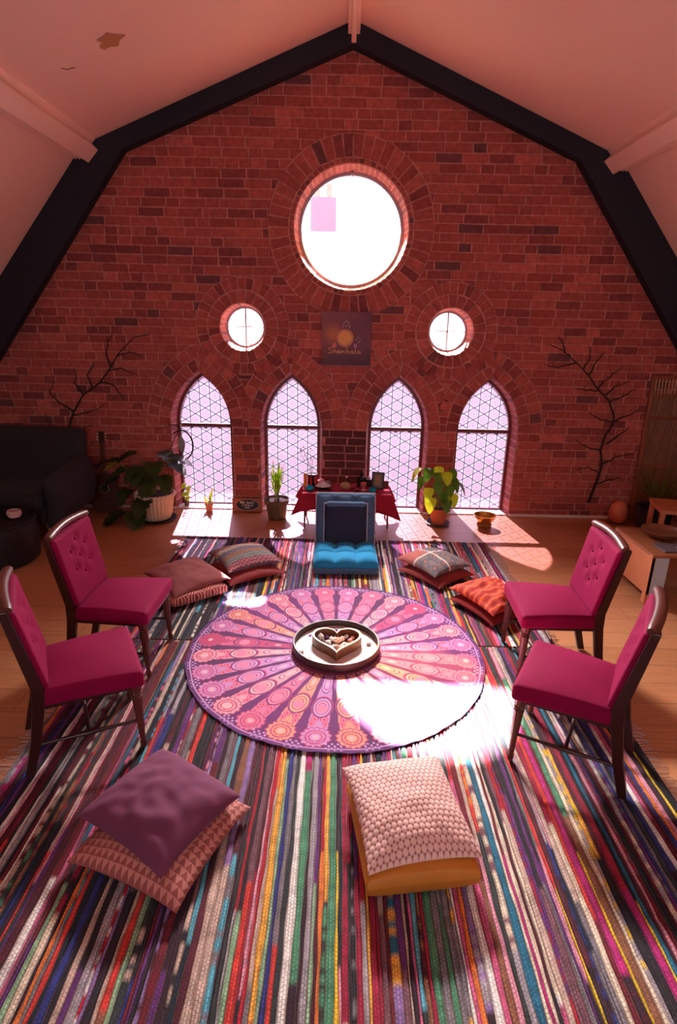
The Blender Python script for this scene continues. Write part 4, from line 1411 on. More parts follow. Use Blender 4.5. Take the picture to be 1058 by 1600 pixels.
MB().tube([(0, 0, .06), (.004, 0, .10), (.010, 0, .125)], .002, 5).build('stem', M['stem'], v)
MB().lathe([(.001, -.012), (.012, -.004), (.013, .006), (.001, .012)], (.010, 0, .13), 10).build('bloom', gemmats['rose'], v)
for (x, y, lb) in ((.142, -.42, 'small dark tealight holder right of the beige vase'), (.205, -.42, 'tiny white tealight near the pink candle glass')):
    q = put('tealight', lb, 'candle', x, y)
    MB().lathe([(.018, 0), (.021, .004), (.021, .018), (.018, .018), (.017, .012), (.001, .012)], seg=18, cap=False).build('cup', M['black'] if x < .18 else M['cream'], q)
    MB().lathe([(.015, .012), (.015, .016), (.001, .017)], seg=14).build('wax', M['white'], q)
q = put('pink_candle_glass', 'pink glass candle holder in front of the dark statuette on the altar', 'candle', .205, -.32)
MB().lathe([(.026, 0), (.028, .004), (.030, .062), (.027, .062), (.025, .01), (.001, .008)], seg=20, cap=False).build('glass', simple('pink glass', (214, 120, 124), .2, .1), q)
MB().lathe([(.024, .01), (.024, .045), (.001, .047)], seg=16).build('wax', M['cream'], q)
q = put('statuette', 'dark seated figurine at the back of the altar', 'figurine', .19, -.22)
MB().lathe([(.045, 0), (.048, .01), (.044, .026), (.030, .040), (.034, .062), (.036, .082), (.024, .096), (.010, .104), (.010, .110), (.018, .118), (.021, .132), (.017, .146), (.009, .152), (.007, .160), (.001, .166)], seg=24, sy=.75).build('figure', M['black'], q)
for s in (-1, 1): MB().tube([(s * .034, 0, .088), (s * .045, -.012, .060), (s * .020, -.034, .042)], [.010, .009, .007], 8).build('arm', M['black'], q)
q = put('dark_box', 'small dark box behind the statuette on the altar', 'box', .272, -.21)
MB().box((0, 0, .035), (.07, .06, .07)).build('body', M['dkwood'], q, smooth=False, bevel=.003)
o = MB().lathe([(.001, -.018), (.010, -.014), (.017, 0), (.010, .014), (.001, .018)], (.262, -.21, TZ + .07 + .0185), 16).build('glass_ball', gemmats['rose']); tag(o, 'small pink glass ball on the dark box behind the altar figurine', 'ball')
q = thing('picture_frame', 'dark framed portrait picture leaning on the altar', 'picture', (.345, -.33, TZ), rot=(R(-14), 0, R(-12)))
fr = MB()
for (cx, cz, a, b) in ((0, .006, .125, .014), (0, .166, .125, .014), (-.056, .086, .014, .172), (.056, .086, .014, .172)): fr.box((cx, 0, cz), (a, .014, b))
fr.build('frame', M['black'], q, smooth=False, bevel=.002)
MB().box((0, .003, .086), (.10, .004, .15)).build('mount', simple('olive mount', (110, 100, 84), .6), q, smooth=False)
MB().box((0, .0, .086), (.055, .003, .10)).build('print', simple('brown faded print', (150, 116, 92), .6, .5, 30), q, smooth=False)
MB().box((0, .045, .07), (.03, .08, .004), Matrix.Rotation(R(55), 3, 'X')).build('stand', M['black'], q, smooth=False)
o = MB().box((.432, -.22, TZ + .0325), (.07, .05, .065), Matrix.Rotation(R(-8), 3, 'Z')).build('wooden_box', M['redwood'], smooth=False, bevel=.003); tag(o, 'small reddish wooden box at the right end of the altar', 'box')
for i, (x, y, lb) in enumerate(((-.135, -.43, 'small dark pebble beside the sand dish on the altar'), (.09, -.36, 'dark pebble just right of the beige vase on the altar'))):
    o = gem_mesh(95 + i, 'lump').build('pebble', M['dkwood'], smooth=False); o.scale = (.016, .014, .012); o.location = (x, y, TZ + .008); tag(o, lb, 'stone')

# ------------------------------------------------------------------ painting on the wall
pt_ = thing('wall_painting', 'square dark canvas with a glowing golden circle and lettering, hung between the small round windows', 'painting', (-.002, -.022, 1.80))
def canvas():
    t = NT('painted canvas'); co = t.obj(); s = t.n('ShaderNodeSeparateXYZ'); t.l(co, s.inputs[0])
    g = t.math('ADD', t.math('MULTIPLY', s.outputs['X'], 1.6), .5); nz = t.noise(6, 3, co)
    c = t.mix(g, lin((150, 84, 66)), lin((58, 34, 66)))
    c = t.mix(nz, c, lin((120, 66, 84)))
    gx = t.math('ADD', s.outputs['X'], .13); gz = t.math('SUBTRACT', s.outputs['Z'], .04)
    d = t.math('SQRT', t.math('ADD', t.math('MULTIPLY', gx, gx), t.math('MULTIPLY', gz, gz)))
    c = t.mix(t.math('MAXIMUM', t.math('SUBTRACT', .8, t.math('MULTIPLY', d, 7)), 0.0), c, lin((196, 120, 60)))
    lo = t.math('MAXIMUM', t.math('MULTIPLY', t.math('SUBTRACT', -.05, s.outputs['Z']), 4.0), 0.0)
    c = t.mix(t.math('MINIMUM', lo, .7), c, lin((44, 24, 50)))
    t.base(c); t.set(Roughness=.6); return t.m
MB().box((0, 0, 0), (.485, .04, .505)).build('canvas', canvas(), pt_, smooth=False, bevel=.003)
def disc(cx, cz, r, y, n=40, r0=0):
    m = MB()
    o_ = circ(cx, cz, r, n)
    if r0 == 0: m.prism(o_, y, y - .0015, 'y')
    else:
        i_ = circ(cx, cz, r0, n); m.add([(p[0], y, p[1]) for p in o_] + [(p[0], y, p[1]) for p in i_], [(k, (k + 1) % n, n + (k + 1) % n, n + k) for k in range(n)])
    return m
disc(-.012, .006, .066, -.0205).build('golden_circle', simple('gold paint', (226, 160, 84), .5, .25, 30), pt_, smooth=False)
disc(-.012, .006, .083, -.0215, r0=.070).build('circle_outline', simple('pale gold paint', (206, 132, 90), .5), pt_, smooth=False)
disc(-.115, -.062, .022, -.0205).build('rose_spot', simple('rose paint', (206, 110, 104), .5), pt_, smooth=False)
disc(.090, -.064, .019, -.0205).build('lilac_spot', simple('lilac paint', (164, 116, 164), .5), pt_, smooth=False)
m = MB(); m.tube([(-.04, -.022, .10), (-.02, -.022, .155), (.0, -.022, .165), (.02, -.022, .15), (.03, -.022, .10)], .0035, 6); m.lathe([(.001, -.01), (.012, 0), (.001, .012)], (-.004, -.022, .118), 10)
m.tube([(.09, -.022, -.02), (.12, -.022, .02), (.14, -.022, -.01), (.11, -.022, -.045)], .003, 6)
m.build('motif', simple('silvery paint', (190, 170, 180), .5), pt_)
# handwritten lettering "Shambala" as brush strokes
L = MB()
def stroke(pts, r=.0042): L.tube([(x, -.0225, z) for x, z in pts], r, 6)
bz = -.135
def letters():
    x = -.175
    stroke([(x + .045, bz + .045), (x + .02, bz + .052), (x + .002, bz + .040), (x + .02, bz + .024), (x + .04, bz + .012), (x + .03, bz - .003), (x, bz - .002)], .005)   # S
    x = -.118
    stroke([(x, bz + .055), (x, bz - .004)]); stroke([(x, bz + .014), (x + .012, bz + .022), (x + .022, bz + .014), (x + .022, bz - .002)])                        # h
    def a_(x): 
        stroke([(x + .026, bz + .018), (x + .010, bz + .022), (x, bz + .008), (x + .010, bz - .004), (x + .026, bz + .006)]); stroke([(x + .026, bz + .020), (x + .026, bz), (x + .034, bz - .002)])
    a_(-.088)
    x = -.048
    stroke([(x, bz + .018), (x, bz - .002)]); stroke([(x, bz + .012), (x + .010, bz + .020), (x + .016, bz), (x + .018, bz + .014), (x + .030, bz + .020), (x + .034, bz - .001)])   # m
    x = .005
    stroke([(x, bz + .058), (x, bz - .002), (x + .020, bz - .004), (x + .028, bz + .008), (x + .016, bz + .020), (x, bz + .012)])                                  # b
    a_(.045)
    stroke([(.092, bz + .054), (.092, bz), (.100, bz - .003)])                                                                                                      # l
    a_(.112)
letters()
L.build('lettering', simple('pale gold lettering', (226, 176, 116), .5), pt_)

# ------------------------------------------------------------------ foliage helpers
def leafmat(name, c1, c2, tr=.35):
    t = NT(name); co = t.obj(); c = t.mix(t.noise(9, 3, co), lin(c1), lin(c2))
    t.base(c); t.set(Roughness=.42)
    tl = t.n('ShaderNodeBsdfTranslucent'); t.l(t.mix(1.0, c, (1.6, 1.7, .6), 'MULTIPLY'), tl.inputs[0])
    mx = t.n('ShaderNodeMixShader'); mx.inputs[0].default_value = tr
    t.l(t.b.outputs[0], mx.inputs[1]); t.l(tl.outputs[0], mx.inputs[2]); t.l(mx.outputs[0], t.out.inputs[0]); return t.m


def leaf(m, base, d, L, W, up=Vector((0, 0, 1)), curl=.3, shape='heart', n=14):
    """blade starting at base towards d, curling down"""
    d = Vector(d).normalized(); s = d.cross(up)
    if s.length < .05: s = Vector((1, 0, 0))
    s.normalize(); nn = s.cross(d).normalized()
    vs = []; fs = []
    for i in range(n + 1):
        t = i / n
        if shape == 'heart': w = W * (math.sin(PI * t ** .72) ** .62) * (1 - .12 * t) if 0 < t < 1 else 0
        elif shape == 'blade': w = W * min(1, 4 * t + .25) * (1 - t) ** .55
        elif shape == 'split': w = W * (math.sin(PI * t ** .70) ** .62 if 0 < t < 1 else 0) * (1 if (i // 2) % 2 else .74)
        else: w = W * math.sin(PI * t ** .8) if 0 < t < 1 else 0
        c = Vector(base) + d * (L * t) - nn * (curl * L * t * t)
        fold = .25 * w
        vs += [c - s * w + nn * fold, c, c + s * w + nn * fold]
    for i in range(n):
        for k in (0, 1): a = i * 3 + k; fs.append((a, a + 1, a + 4, a + 3))
    m.add(vs, fs)


def pot(parent, prof, mat, soil_r, soil_z, fl=0, flc=0):
    MB().lathe(prof, seg=144 if flc else 48, cap=False, flute=flc, fl=fl).build('pot', mat, parent)
    MB().lathe([(soil_r, soil_z - .01), (soil_r, soil_z), (soil_r * .5, soil_z + .008), (.001, soil_z + .01)], seg=24).build('soil', M['soil'], parent)


def saucer(parent, r, mat):
    MB().lathe([(.001, 0), (r * .8, 0), (r, .022), (r * .96, .024), (r * .78, .008), (.001, .007)], seg=36, cap=False).build('saucer', mat, parent)


# big monstera, left
g = thing('potted_monstera', 'large dark leaved monstera in a fluted cream pot left of the first pointed window', 'plant', (-1.90, -.36, 0))
saucer(g, .20, M['black'])
pot(g, [(.12, .012), (.14, .02), (.155, .06), (.175, .20), (.185, .24), (.195, .245), (.198, .285), (.188, .288), (.178, .27), (.15, .24)], M['cream'], .166, .262, .028, 28)
mt = leafmat('dark monstera leaf', (36, 58, 28), (62, 84, 34), .25)
lf = MB(); stm = MB()
mons = [(-.22, .02, .52, -.5, -.4), (-.10, -.05, .56, -.1, -1), (.02, -.02, .60, .2, -.7), (.14, 0, .58, .6, -.3), (-.30, -.05, .44, -1, -.3), (-.16, .06, .66, -.5, -.2), (.05, .07, .68, .3, -.2),
        (-.02, -.10, .46, 0, -1), (.10, -.08, .48, .5, -.8), (-.20, -.10, .34, -.6, -.6), (-.26, -.12, .10, -.7, -.8), (-.14, -.18, .14, .1, -1), (-.06, .04, .50, -.3, -.8), (.16, -.03, .66, .9, .1), (-.36, .0, .58, -.9, .1), (-.04, -.15, .26, -.2, -1)]
for i, (x, y, z, dx, dy) in enumerate(mons):
    b = Vector((x, y, z)); d_ = Vector((dx, dy, rnd.uniform(-.25, .15)))
    stm.tube([(rnd.uniform(-.05, .05), rnd.uniform(-.05, .05), .25), (x * .5, y * .5, .25 + (z - .25) * .65 + .02), b], [.006, .005, .004], 6)
    for q in range(2):
        leaf(lf, b, d_ + Vector((rnd.uniform(-.5, .5), rnd.uniform(-.3, .3), .1 * q)), rnd.uniform(.18, .25), rnd.uniform(.08, .115), curl=.5, shape='split', n=18)
lf.build('foliage', mt, g); stm.build('stems', M['stem'], g)
gm = MB(); leaf(gm, (.10, .02, .60), (.5, -.5, .3), .15, .06, shape='split', curl=.3); leaf(gm, (-.30, -.02, .58), (-.7, -.5, .1), .17, .07, shape='split', curl=.5)
gl_ = gm.build('young_leaves', leafmat('yellow green leaf', (150, 150, 40), (176, 176, 60), .4), g); gl_['label'] = 'yellow green young leaves'
# dream catcher
dc = thing('dream_catcher', 'dark bent twig dream catcher hoop with a grey feather, left of the first pointed window', 'dream catcher', (-1.64, -.20, .74))
m = MB(); H = []
for k in range(25):
    a = R(-120 + 250 * k / 24); H.append((.115 * math.cos(a), .0, .15 * math.sin(a)))
m.tube(H, .008, 6); m.tube([(H[0][0], 0, H[0][2]), (-.12, .01, -.17), (-.17, .01, -.235)], .005, 6); m.tube([(-.0, 0, .18), (-.07, 0, .06), (-.13, .0, -.06)], .004, 6)
m.tube([(0, 0, .19), (-.08, .01, .205), (-.17, .01, .17), (-.25, .01, .155)], [.005, .005, .004, .003], 6); m.build('hoop', M['twig'], dc)
m = MB(); leaf(m, (-.005, -.01, .10), (.10, -.12, -1), .20, .035, up=Vector((0, 1, 0)), shape='oval', curl=.05); m.build('feather', simple('grey feather', (140, 132, 136), .8, .4, 40), dc)
m = MB(); m.tube([(.0, 0, .20), (0, 0, .10)], .0015, 5); m.lathe([(.001, -.015), (.012, 0), (.001, .018)], (.005, 0, .20), 10); m.build('cord', M['cream'], dc)
# small hanging pothos sprig in jar at sill
g = thing('potted_pothos', 'little yellow green plant in a small dark jar by the leftmost pointed window', 'plant', (-1.70, .075, .012))
MB().lathe([(.02, 0), (.026, .004), (.026, .06), (.02, .07), (.018, .07), (.018, .06)], seg=18, cap=False).build('jar', M['greypot'], g)
m = MB()
for (z, dx, L_) in ((.23, .5, .085), (.25, -.3, .07), (.17, .4, .07), (.15, -.4, .06), (.11, .3, .06)): leaf(m, (rnd.uniform(-.01, .01), -.01, z), (dx, -.7, -.2), L_, .032, shape='heart', curl=.5)
m.build('foliage', leafmat('lime leaf', (150, 170, 40), (120, 140, 40), .5), g); MB().tube([(0, 0, .05), (.004, 0, .15), (0, -.005, .26)], .002, 5).build('stems', M['stem'], g)
# little terracotta pot with snake plant
g = thing('potted_snake_plant', 'tiny snake plant in a pinkish clay pot on the sill of the first pointed window', 'plant', (-1.425, -.07, 0.0))
pot(g, [(.028, 0), (.032, .004), (.042, .075), (.047, .077), (.048, .10), (.042, .10), (.038, .08)], simple('pink clay', (206, 142, 118), .85), .038, .085)
m = MB(); leaf(m, (0, 0, .08), (.25, 0, 1), .19, .016, up=Vector((0, 1, 0)), shape='oval', curl=-.1); leaf(m, (-.01, 0, .08), (-.45, -.1, 1), .11, .013, up=Vector((0, 1, 0)), shape='oval', curl=.1); leaf(m, (.01, 0, .08), (.05, -.1, 1), .12, .013, up=Vector((0, 1, 0)), shape='oval', curl=0)
m.build('foliage', leafmat('snake plant leaf', (120, 140, 60), (170, 180, 90), .35), g)
# lucky-bamboo like plant in olive pot
g = thing('potted_lily_plant', 'bright green strappy plant in a glazed olive brown pot left of the altar', 'plant', (-.682, -.24, 0))
pot(g, [(.085, 0), (.092, .006), (.112, .16), (.125, .165), (.130, .21), (.122, .214), (.112, .19)], M['greypot'], .108, .19)
m = MB(); stm = MB()
for k in range(34):
    a = rnd.uniform(0, 2 * PI); zb = rnd.uniform(.24, .42); rr = rnd.uniform(0, .03)
    leaf(m, (rr * math.cos(a), rr * math.sin(a), zb), (math.cos(a) * .55, math.sin(a) * .55, 1), rnd.uniform(.12, .22), rnd.uniform(.012, .018), up=Vector((-math.sin(a), math.cos(a), .1)).cross(Vector((math.cos(a) * .5, math.sin(a) * .5, 1))), shape='blade', curl=rnd.uniform(.0, .4))
for k in range(5):
    a = k * 1.26; stm.tube([(.02 * math.cos(a), .02 * math.sin(a), .18), (.015 * math.cos(a), .015 * math.sin(a), .42)], .006, 6)
m.build('foliage', leafmat('bright green leaf', (110, 160, 40), (170, 196, 60), .45), g); stm.build('stems', M['stem'], g)
# peace lily like plant right of altar, terracotta
g = thing('potted_philodendron', 'broad leaved green plant in a terracotta pot on the floor right of the altar', 'plant', (.985, -.32, 0))
saucer(g, .125, simple('grey plastic saucer', (86, 78, 88), .4))
pot(g, [(.062, .01), (.066, .012), (.086, .15), (.092, .152), (.094, .175), (.086, .176), (.080, .16)], M['terracotta'], .079, .162)
m = MB(); m2 = MB(); stm = MB()
pl = [(-.20, .02, .58, -1, -.3), (-.13, -.04, .60, -.4, -1), (-.05, -.02, .55, .1, -1), (.03, -.03, .56, .2, -1), (.10, 0, .50, .6, -.8), (.16, .02, .44, 1, -.4), (-.12, -.05, .40, -.3, -1), (-.04, -.06, .46, 0, -1),
      (.06, -.06, .44, .3, -1), (-.10, -.06, .30, -.2, -1), (.04, -.08, .30, .1, -1), (0, -.05, .36, .3, -1), (.10, -.04, .34, .3, -1), (-.16, 0, .50, -.8, -.8), (.09, .02, .58, .3, -.5), (-.02, .03, .60, -.2, -.5)]
for i, (x, y, z, dx, dy) in enumerate(pl):
    stm.tube([(rnd.uniform(-.03, .03), rnd.uniform(-.03, .03), .16), (x * .45, y * .45, .16 + (z - .16) * .7), (x, y, z)], [.0035, .003, .0025], 5)
    leaf(m if i % 3 else m2, (x, y, z), (dx, dy, -.55), rnd.uniform(.12, .16), rnd.uniform(.05, .065), shape='heart', curl=.55)
m.build('foliage', leafmat('pothos leaf', (50, 92, 30), (90, 130, 40), .35), g); q = m2.build('lime_leaves', leafmat('bright lime leaf', (150, 176, 40), (180, 196, 60), .5), g); q['label'] = 'brighter lime green leaves'  # some of the leaves are a brighter lime green
stm.build('stems', M['stem'], g)
# brass bowl
g = thing('singing_bowl', 'brass singing bowl on a dark ring on the floor, right of the terracotta plant', 'bowl', (1.452, -.36, 0))
MB().lathe([(.055, .045), (.085, .065), (.108, .105), (.113, .125), (.109, .125), (.100, .10), (.08, .07), (.001, .058)], seg=40, cap=False).build('bowl', M['brass'], g)
MB().lathe([(.05, 0), (.072, .01), (.075, .03), (.06, .05), (.05, .047), (.045, .03)], seg=32, cap=False).build('ring_cushion', simple('ochre ring cushion', (150, 92, 40), .8), g)
# sign
g = thing('wooden_sign', 'small wooden sign with a black oval and white lettering, leaning on the brick pier', 'sign', (-1.015, -.070, .002), rot=(R(-8), 0, 0))
MB().box((0, 0, .075), (.325, .022, .15)).build('board', plank_mat('reddish board', (150, 72, 48), (176, 96, 64)), g, smooth=False, bevel=.006)
m = MB(); m.prism([(p[0] * 2.15, p[1] + .078) for p in circ(0, 0, .055, 40)], -.0115, -.0135, 'y'); m.build('oval', M['black'], g, smooth=False)
m = MB(); m2 = circ(0, 0, .059, 48); m3 = circ(0, 0, .0565, 48)
m.add([(p[0] * 2.12, -.0125, p[1] + .078) for p in m2] + [(p[0] * 2.12, -.0125, p[1] + .078) for p in m3], [(k, (k + 1) % 48, 48 + (k + 1) % 48, 48 + k) for k in range(48)]); m.build('oval_border', M['beige'], g, smooth=False)


def text_mesh(name, s, size, loc, mat, parent, shear=0, sx=1):
    cu = bpy.data.curves.new(name, 'FONT'); cu.body = s; cu.size = size; cu.align_x = 'CENTER'; cu.align_y = 'CENTER'; cu.extrude = .0008; cu.shear = shear; cu.offset = .0006
    ob = bpy.data.objects.new(name, cu); C.objects.link(ob); bpy.context.view_layer.update()
    me = bpy.data.meshes.new_from_object(ob.evaluated_get(bpy.context.evaluated_depsgraph_get())); bpy.data.objects.remove(ob)
    me.transform(Matrix.Translation(loc) @ Matrix.Rotation(R(90), 4, 'X') @ Matrix.Diagonal((sx, 1, 1, 1)))
    me.materials.clear(); me.materials.append(mat)
    o = bpy.data.objects.new(name, me); C.objects.link(o); o.parent = parent; return o


text_mesh('lettering', 'MR. Sand !', .036, (0, -.0145, .102), M['white'], g)
text_mesh('lettering', '( I bring me', .026, (0, -.0145, .074), M['white'], g)
text_mesh('lettering', 'dream', .024, (0, -.0145, .048), M['white'], g)

# ------------------------------------------------------------------ branches on the wall
def branch(name, main, twigs, label):
    m = MB(); m.tube(main, [.014 - .010 * i / (len(main) - 1) for i in range(len(main))], 8)
    for t in twigs:
        n_ = len(t); P = []
        for i in range(n_ - 1):
            for k in range(3):
                u = k / 3; p = Vector(t[i]).lerp(Vector(t[i + 1]), u); P.append(p + Vector((rnd.uniform(-.008, .008), rnd.uniform(-.006, .006), rnd.uniform(-.008, .008))))
        P.append(Vector(t[-1])); m.tube(P, [.0085 - .005 * i / (len(P) - 1) for i in range(len(P))], 6)
        # tiny side twigs
        for q in range(2):
            s = P[len(P) // 2 + q]; m.tube([s, s + Vector((rnd.uniform(-.05, .05), -.01, rnd.uniform(.01, .06)))], [.003, .0015], 5)
    o = m.build(name, M['twig']); tag(o, label, 'branch'); return o


Y = -.045
branch('wall_branch', [(-2.84, Y, .16), (-2.88, Y, .37), (-2.91, Y, .55), (-2.90, Y, .70), (-2.83, Y, .88), (-2.77, Y, 1.02), (-2.65, Y, 1.20), (-2.46, Y, 1.33), (-2.34, Y, 1.48), (-2.26, Y, 1.60), (-2.17, Y, 1.69), (-2.08, Y, 1.77), (-1.93, Y, 1.80)],
       [[(-2.34, Y, 1.48), (-2.37, Y, 1.60), (-2.35, Y, 1.72), (-2.29, Y, 1.81)], [(-2.36, Y, 1.45), (-2.24, Y, 1.47), (-2.10, Y, 1.42)], [(-2.26, Y, 1.60), (-2.13, Y, 1.63), (-2.02, Y, 1.58)], [(-2.46, Y, 1.33), (-2.32, Y, 1.30), (-2.24, Y, 1.16)],
        [(-2.55, Y, 1.27), (-2.58, Y, 1.40), (-2.50, Y, 1.52)], [(-2.65, Y, 1.20), (-2.72, Y, 1.32), (-2.69, Y, 1.42)], [(-2.77, Y, 1.02), (-2.90, Y, 1.12), (-2.98, Y, 1.20), (-2.94, Y, 1.30)], [(-2.78, Y, 1.0), (-2.62, Y, 1.02), (-2.46, Y, 1.10)],
        [(-2.86, Y, .82), (-2.72, Y, .84), (-2.58, Y, .90)], [(-2.90, Y, .7), (-3.0, Y, .82), (-3.06, Y, 1.0)], [(-2.90, Y, .66), (-2.76, Y, .72), (-2.70, Y, .84)]],
       'bare dark branch fixed to the brick wall above the armchair, at the left')
branch('wall_branch', [(2.62, Y, .18), (2.67, Y, .40), (2.70, Y, .58), (2.66, Y, .75), (2.68, Y, .9), (2.74, Y, 1.02), (2.74, Y, 1.10), (2.66, Y, 1.26), (2.52, Y, 1.38), (2.42, Y, 1.50), (2.28, Y, 1.62), (2.12, Y, 1.74), (1.98, Y, 1.79)],
       [[(2.15, Y, 1.72), (2.12, Y, 1.80), (2.06, Y, 1.86)], [(2.28, Y, 1.62), (2.10, Y, 1.58), (1.96, Y, 1.60)], [(2.36, Y, 1.56), (2.40, Y, 1.68), (2.38, Y, 1.78)], [(2.42, Y, 1.50), (2.47, Y, 1.64), (2.54, Y, 1.72)],
        [(2.52, Y, 1.38), (2.62, Y, 1.48), (2.74, Y, 1.60)], [(2.60, Y, 1.3), (2.70, Y, 1.40), (2.84, Y, 1.46)], [(2.66, Y, 1.24), (2.78, Y, 1.30), (2.9, Y, 1.38)], [(2.56, Y, 1.35), (2.40, Y, 1.36), (2.28, Y, 1.38)],
        [(2.74, Y, 1.05), (2.60, Y, 1.06), (2.48, Y, 1.14)], [(2.74, Y, 1.05), (2.84, Y, 1.10), (2.98, Y, 1.18)], [(2.70, Y, .82), (2.84, Y, .92), (2.92, Y, 1.0)], [(2.66, Y, .75), (2.52, Y, .78), (2.38, Y, .86)],
        [(2.68, Y, .58), (2.82, Y, .68), (2.97, Y, .72)], [(2.68, Y, .52), (2.56, Y, .56), (2.44, Y, .54)], [(2.66, Y, .38), (2.78, Y, .44), (2.92, Y, .46)]],
       'bare dark branch fixed to the brick wall beside the bamboo screen, at the right')

# ------------------------------------------------------------------ guitar
g = thing('guitar', 'small dark acoustic guitar leaning on the brick wall beside the monstera', 'guitar', (-2.49, -.16, .01), rot=(R(-9), 0, R(3)))
out = []
for k in range(60):
    t = 2 * PI * k / 60; z = .20 + .20 * math.cos(t); 
    w_ = .155 * abs(math.sin(t)) ** .75 * (1 - .22 * math.cos(t)) * (1 - .20 * math.exp(-((z - .24) / .05) ** 2))
    out.append((w_ * (1 if math.sin(t) > 0 else -1), z))
MB().prism(out, -.035, .035, 'y').build('body', plank_mat('dark red tonewood', (66, 28, 22), (92, 42, 30), 'z'), g, smooth=False, bevel=.006)
disc(0, .24, .040, -.0365).build('sound_hole', M['black'], g, smooth=False)
disc(0, .24, .050, -.0372, r0=.042).build('rosette', M['beige'], g, smooth=False)
MB().box((0, -.042, .12), (.10, .010, .014)).build('bridge', M['black'], g, smooth=False)
MB().box((0, -.042, .525), (.046, .016, .40)).build('neck', M['dkwood'], g, smooth=False, bevel=.003)
MB().box((0, -.034, .775), (.060, .014, .11)).build('headstock', M['dkwood'], g, smooth=False, bevel=.003)
for s in (-1, 1):
    for k in range(3): MB().lathe([(.002, -.012), (.006, -.01), (.006, .01), (.002, .012)], (s * .038, -.034, .745 + .03 * k), 8, rot=Matrix.Rotation(R(90), 3, 'Y')).build('tuning_peg', M['cream'], g)
m = MB()
for k in range(6): m.tube([((k - 2.5) * .0075, -.052, .12), ((k - 2.5) * .0065, -.052, .72)], .0007, 4)
m.build('strings', M['brass'], g)

# ------------------------------------------------------------------ armchair, left
g = thing('armchair', 'dark grey curved armchair on wooden legs at the left edge, against the brick wall', 'armchair', (-3.0, -.70, 0), R(-4))
def arm_f(dx, dy, dz, lean=0):
    return lambda p: Vector((p.x + dx, p.y + dy + lean * p.z, p.z + dz))
MB().rbox((.92, .17, .60), .075, 12, arm_f(0, .28, .63, .22)).build('backrest', M['darkgrey'], g)
MB().rbox((.66, .58, .17), .06, 10, arm_f(0, -.06, .36)).build('seat_cushion', M['darkgrey'], g)
for s in (-1, 1):
    def af(p, s=s):
        bulge = .06 * math.cos(p.z / .5 * PI)
        return Vector((p.x + s * (.42 + bulge), p.y - .04, p.z + .40 + .10 * (p.y / .7)))
    MB().rbox((.16, .70, .46), .07, 12, af).build('armrest', M['darkgrey'], g)
MB().rbox((.74, .66, .14), .03, 8, arm_f(0, -.03, .24)).build('base', M['darkgrey'], g)
for sx_ in (-1, 1):
    for sy_ in (-1, 1):
        MB().tube([(sx_ * .34, sy_ * .26 - .03, .19), (sx_ * .41, sy_ * .30 - .03, 0)], [.022, .013], 10).build('leg', M['laptopwood'], g)
# dark pouf with pale bowl
g = thing('pouf', 'round black pouf table in front of the dark grey armchair', 'pouf', (-2.92, -1.48, 0))
MB().lathe([(.001, 0), (.33, 0), (.36, .03), (.37, .18), (.36, .34), (.33, .365), (.001, .372)], seg=48, cap=False).build('body', M['black'], g)
MB().lathe([(.352, .345), (.360, .350), (.352, .356)], seg=48, cap=False).build('piping', M['darkgrey'], g)
g = thing('salt_bowl', 'small pinkish white bowl standing on the black pouf', 'bowl', (-2.70, -1.46, .374))
MB().lathe([(.025, 0), (.045, .006), (.058, .035), (.052, .058), (.045, .062), (.048, .05), (.052, .035), (.001, .015)], seg=24, cap=False).build('bowl', simple('pinkish stone', (206, 170, 164), .6, .15), g)

# ------------------------------------------------------------------ right corner
g = thing('bamboo_screen', 'brown woven bamboo folding screen leaning in the right corner', 'screen', (3.50, -.09, 0), rot=(R(-2), 0, R(-3)))
for k, (x0_, x1_) in enumerate(((-.42, .06), (.08, .56))):
    pn = MB(); 
    for xx in (x0_, x1_): pn.box((xx, 0, .76), (.035, .035, 1.5))
    for zz in (.03, .60, 1.10, 1.32, 1.50): pn.box(((x0_ + x1_) / 2, 0, zz), (x1_ - x0_, .026, .03))
    p_ = pn.build('frame', plank_mat('screen frame wood', (120, 60, 34), (150, 84, 48), 'z'), g, smooth=False, bevel=.004)
    sm_ = MB(); n_ = 22
    for q in range(n_):
        sm_.tube([(x0_ + .03 + (x1_ - x0_ - .06) * q / (n_ - 1), .004, .04), (x0_ + .03 + (x1_ - x0_ - .06) * q / (n_ - 1), .004, 1.31)], .0105, 6)
    sm_.build('bamboo_slats', plank_mat('bamboo', (96, 56, 26), (140, 88, 44), 'z'), p_)
    tl_ = MB()
    for q in range(14): tl_.box((x0_ + .03 + (x1_ - x0_ - .06) * q / 13, 0, 1.41), (.010, .010, .16))
    tl_.build('top_slats', M['beige'], p_, smooth=False)
# salt lamp
g = thing('salt_lamp', 'orange rock salt lamp on a dark base on the floor below the right wall branch', 'lamp', (2.90, -.16, 0))
t = NT('rock salt'); t.base(t.mix(t.noise(12, 4, t.obj()), lin((214, 98, 66)), lin((240, 150, 116)))); t.set(Roughness=.5); t.bump(t.noise(30, 4, t.obj()), .6, .01)
m = MB()
m.lathe([(.06, .02), (.085, .05), (.094, .11), (.085, .17), (.062, .215), (.03, .238), (.001, .242)], seg=20, flute=5, fl=.05); m.build('salt_rock', t.m, g)
MB().lathe([(.07, 0), (.075, .004), (.072, .02), (.001, .021)], seg=24).build('base', M['dkwood'], g)
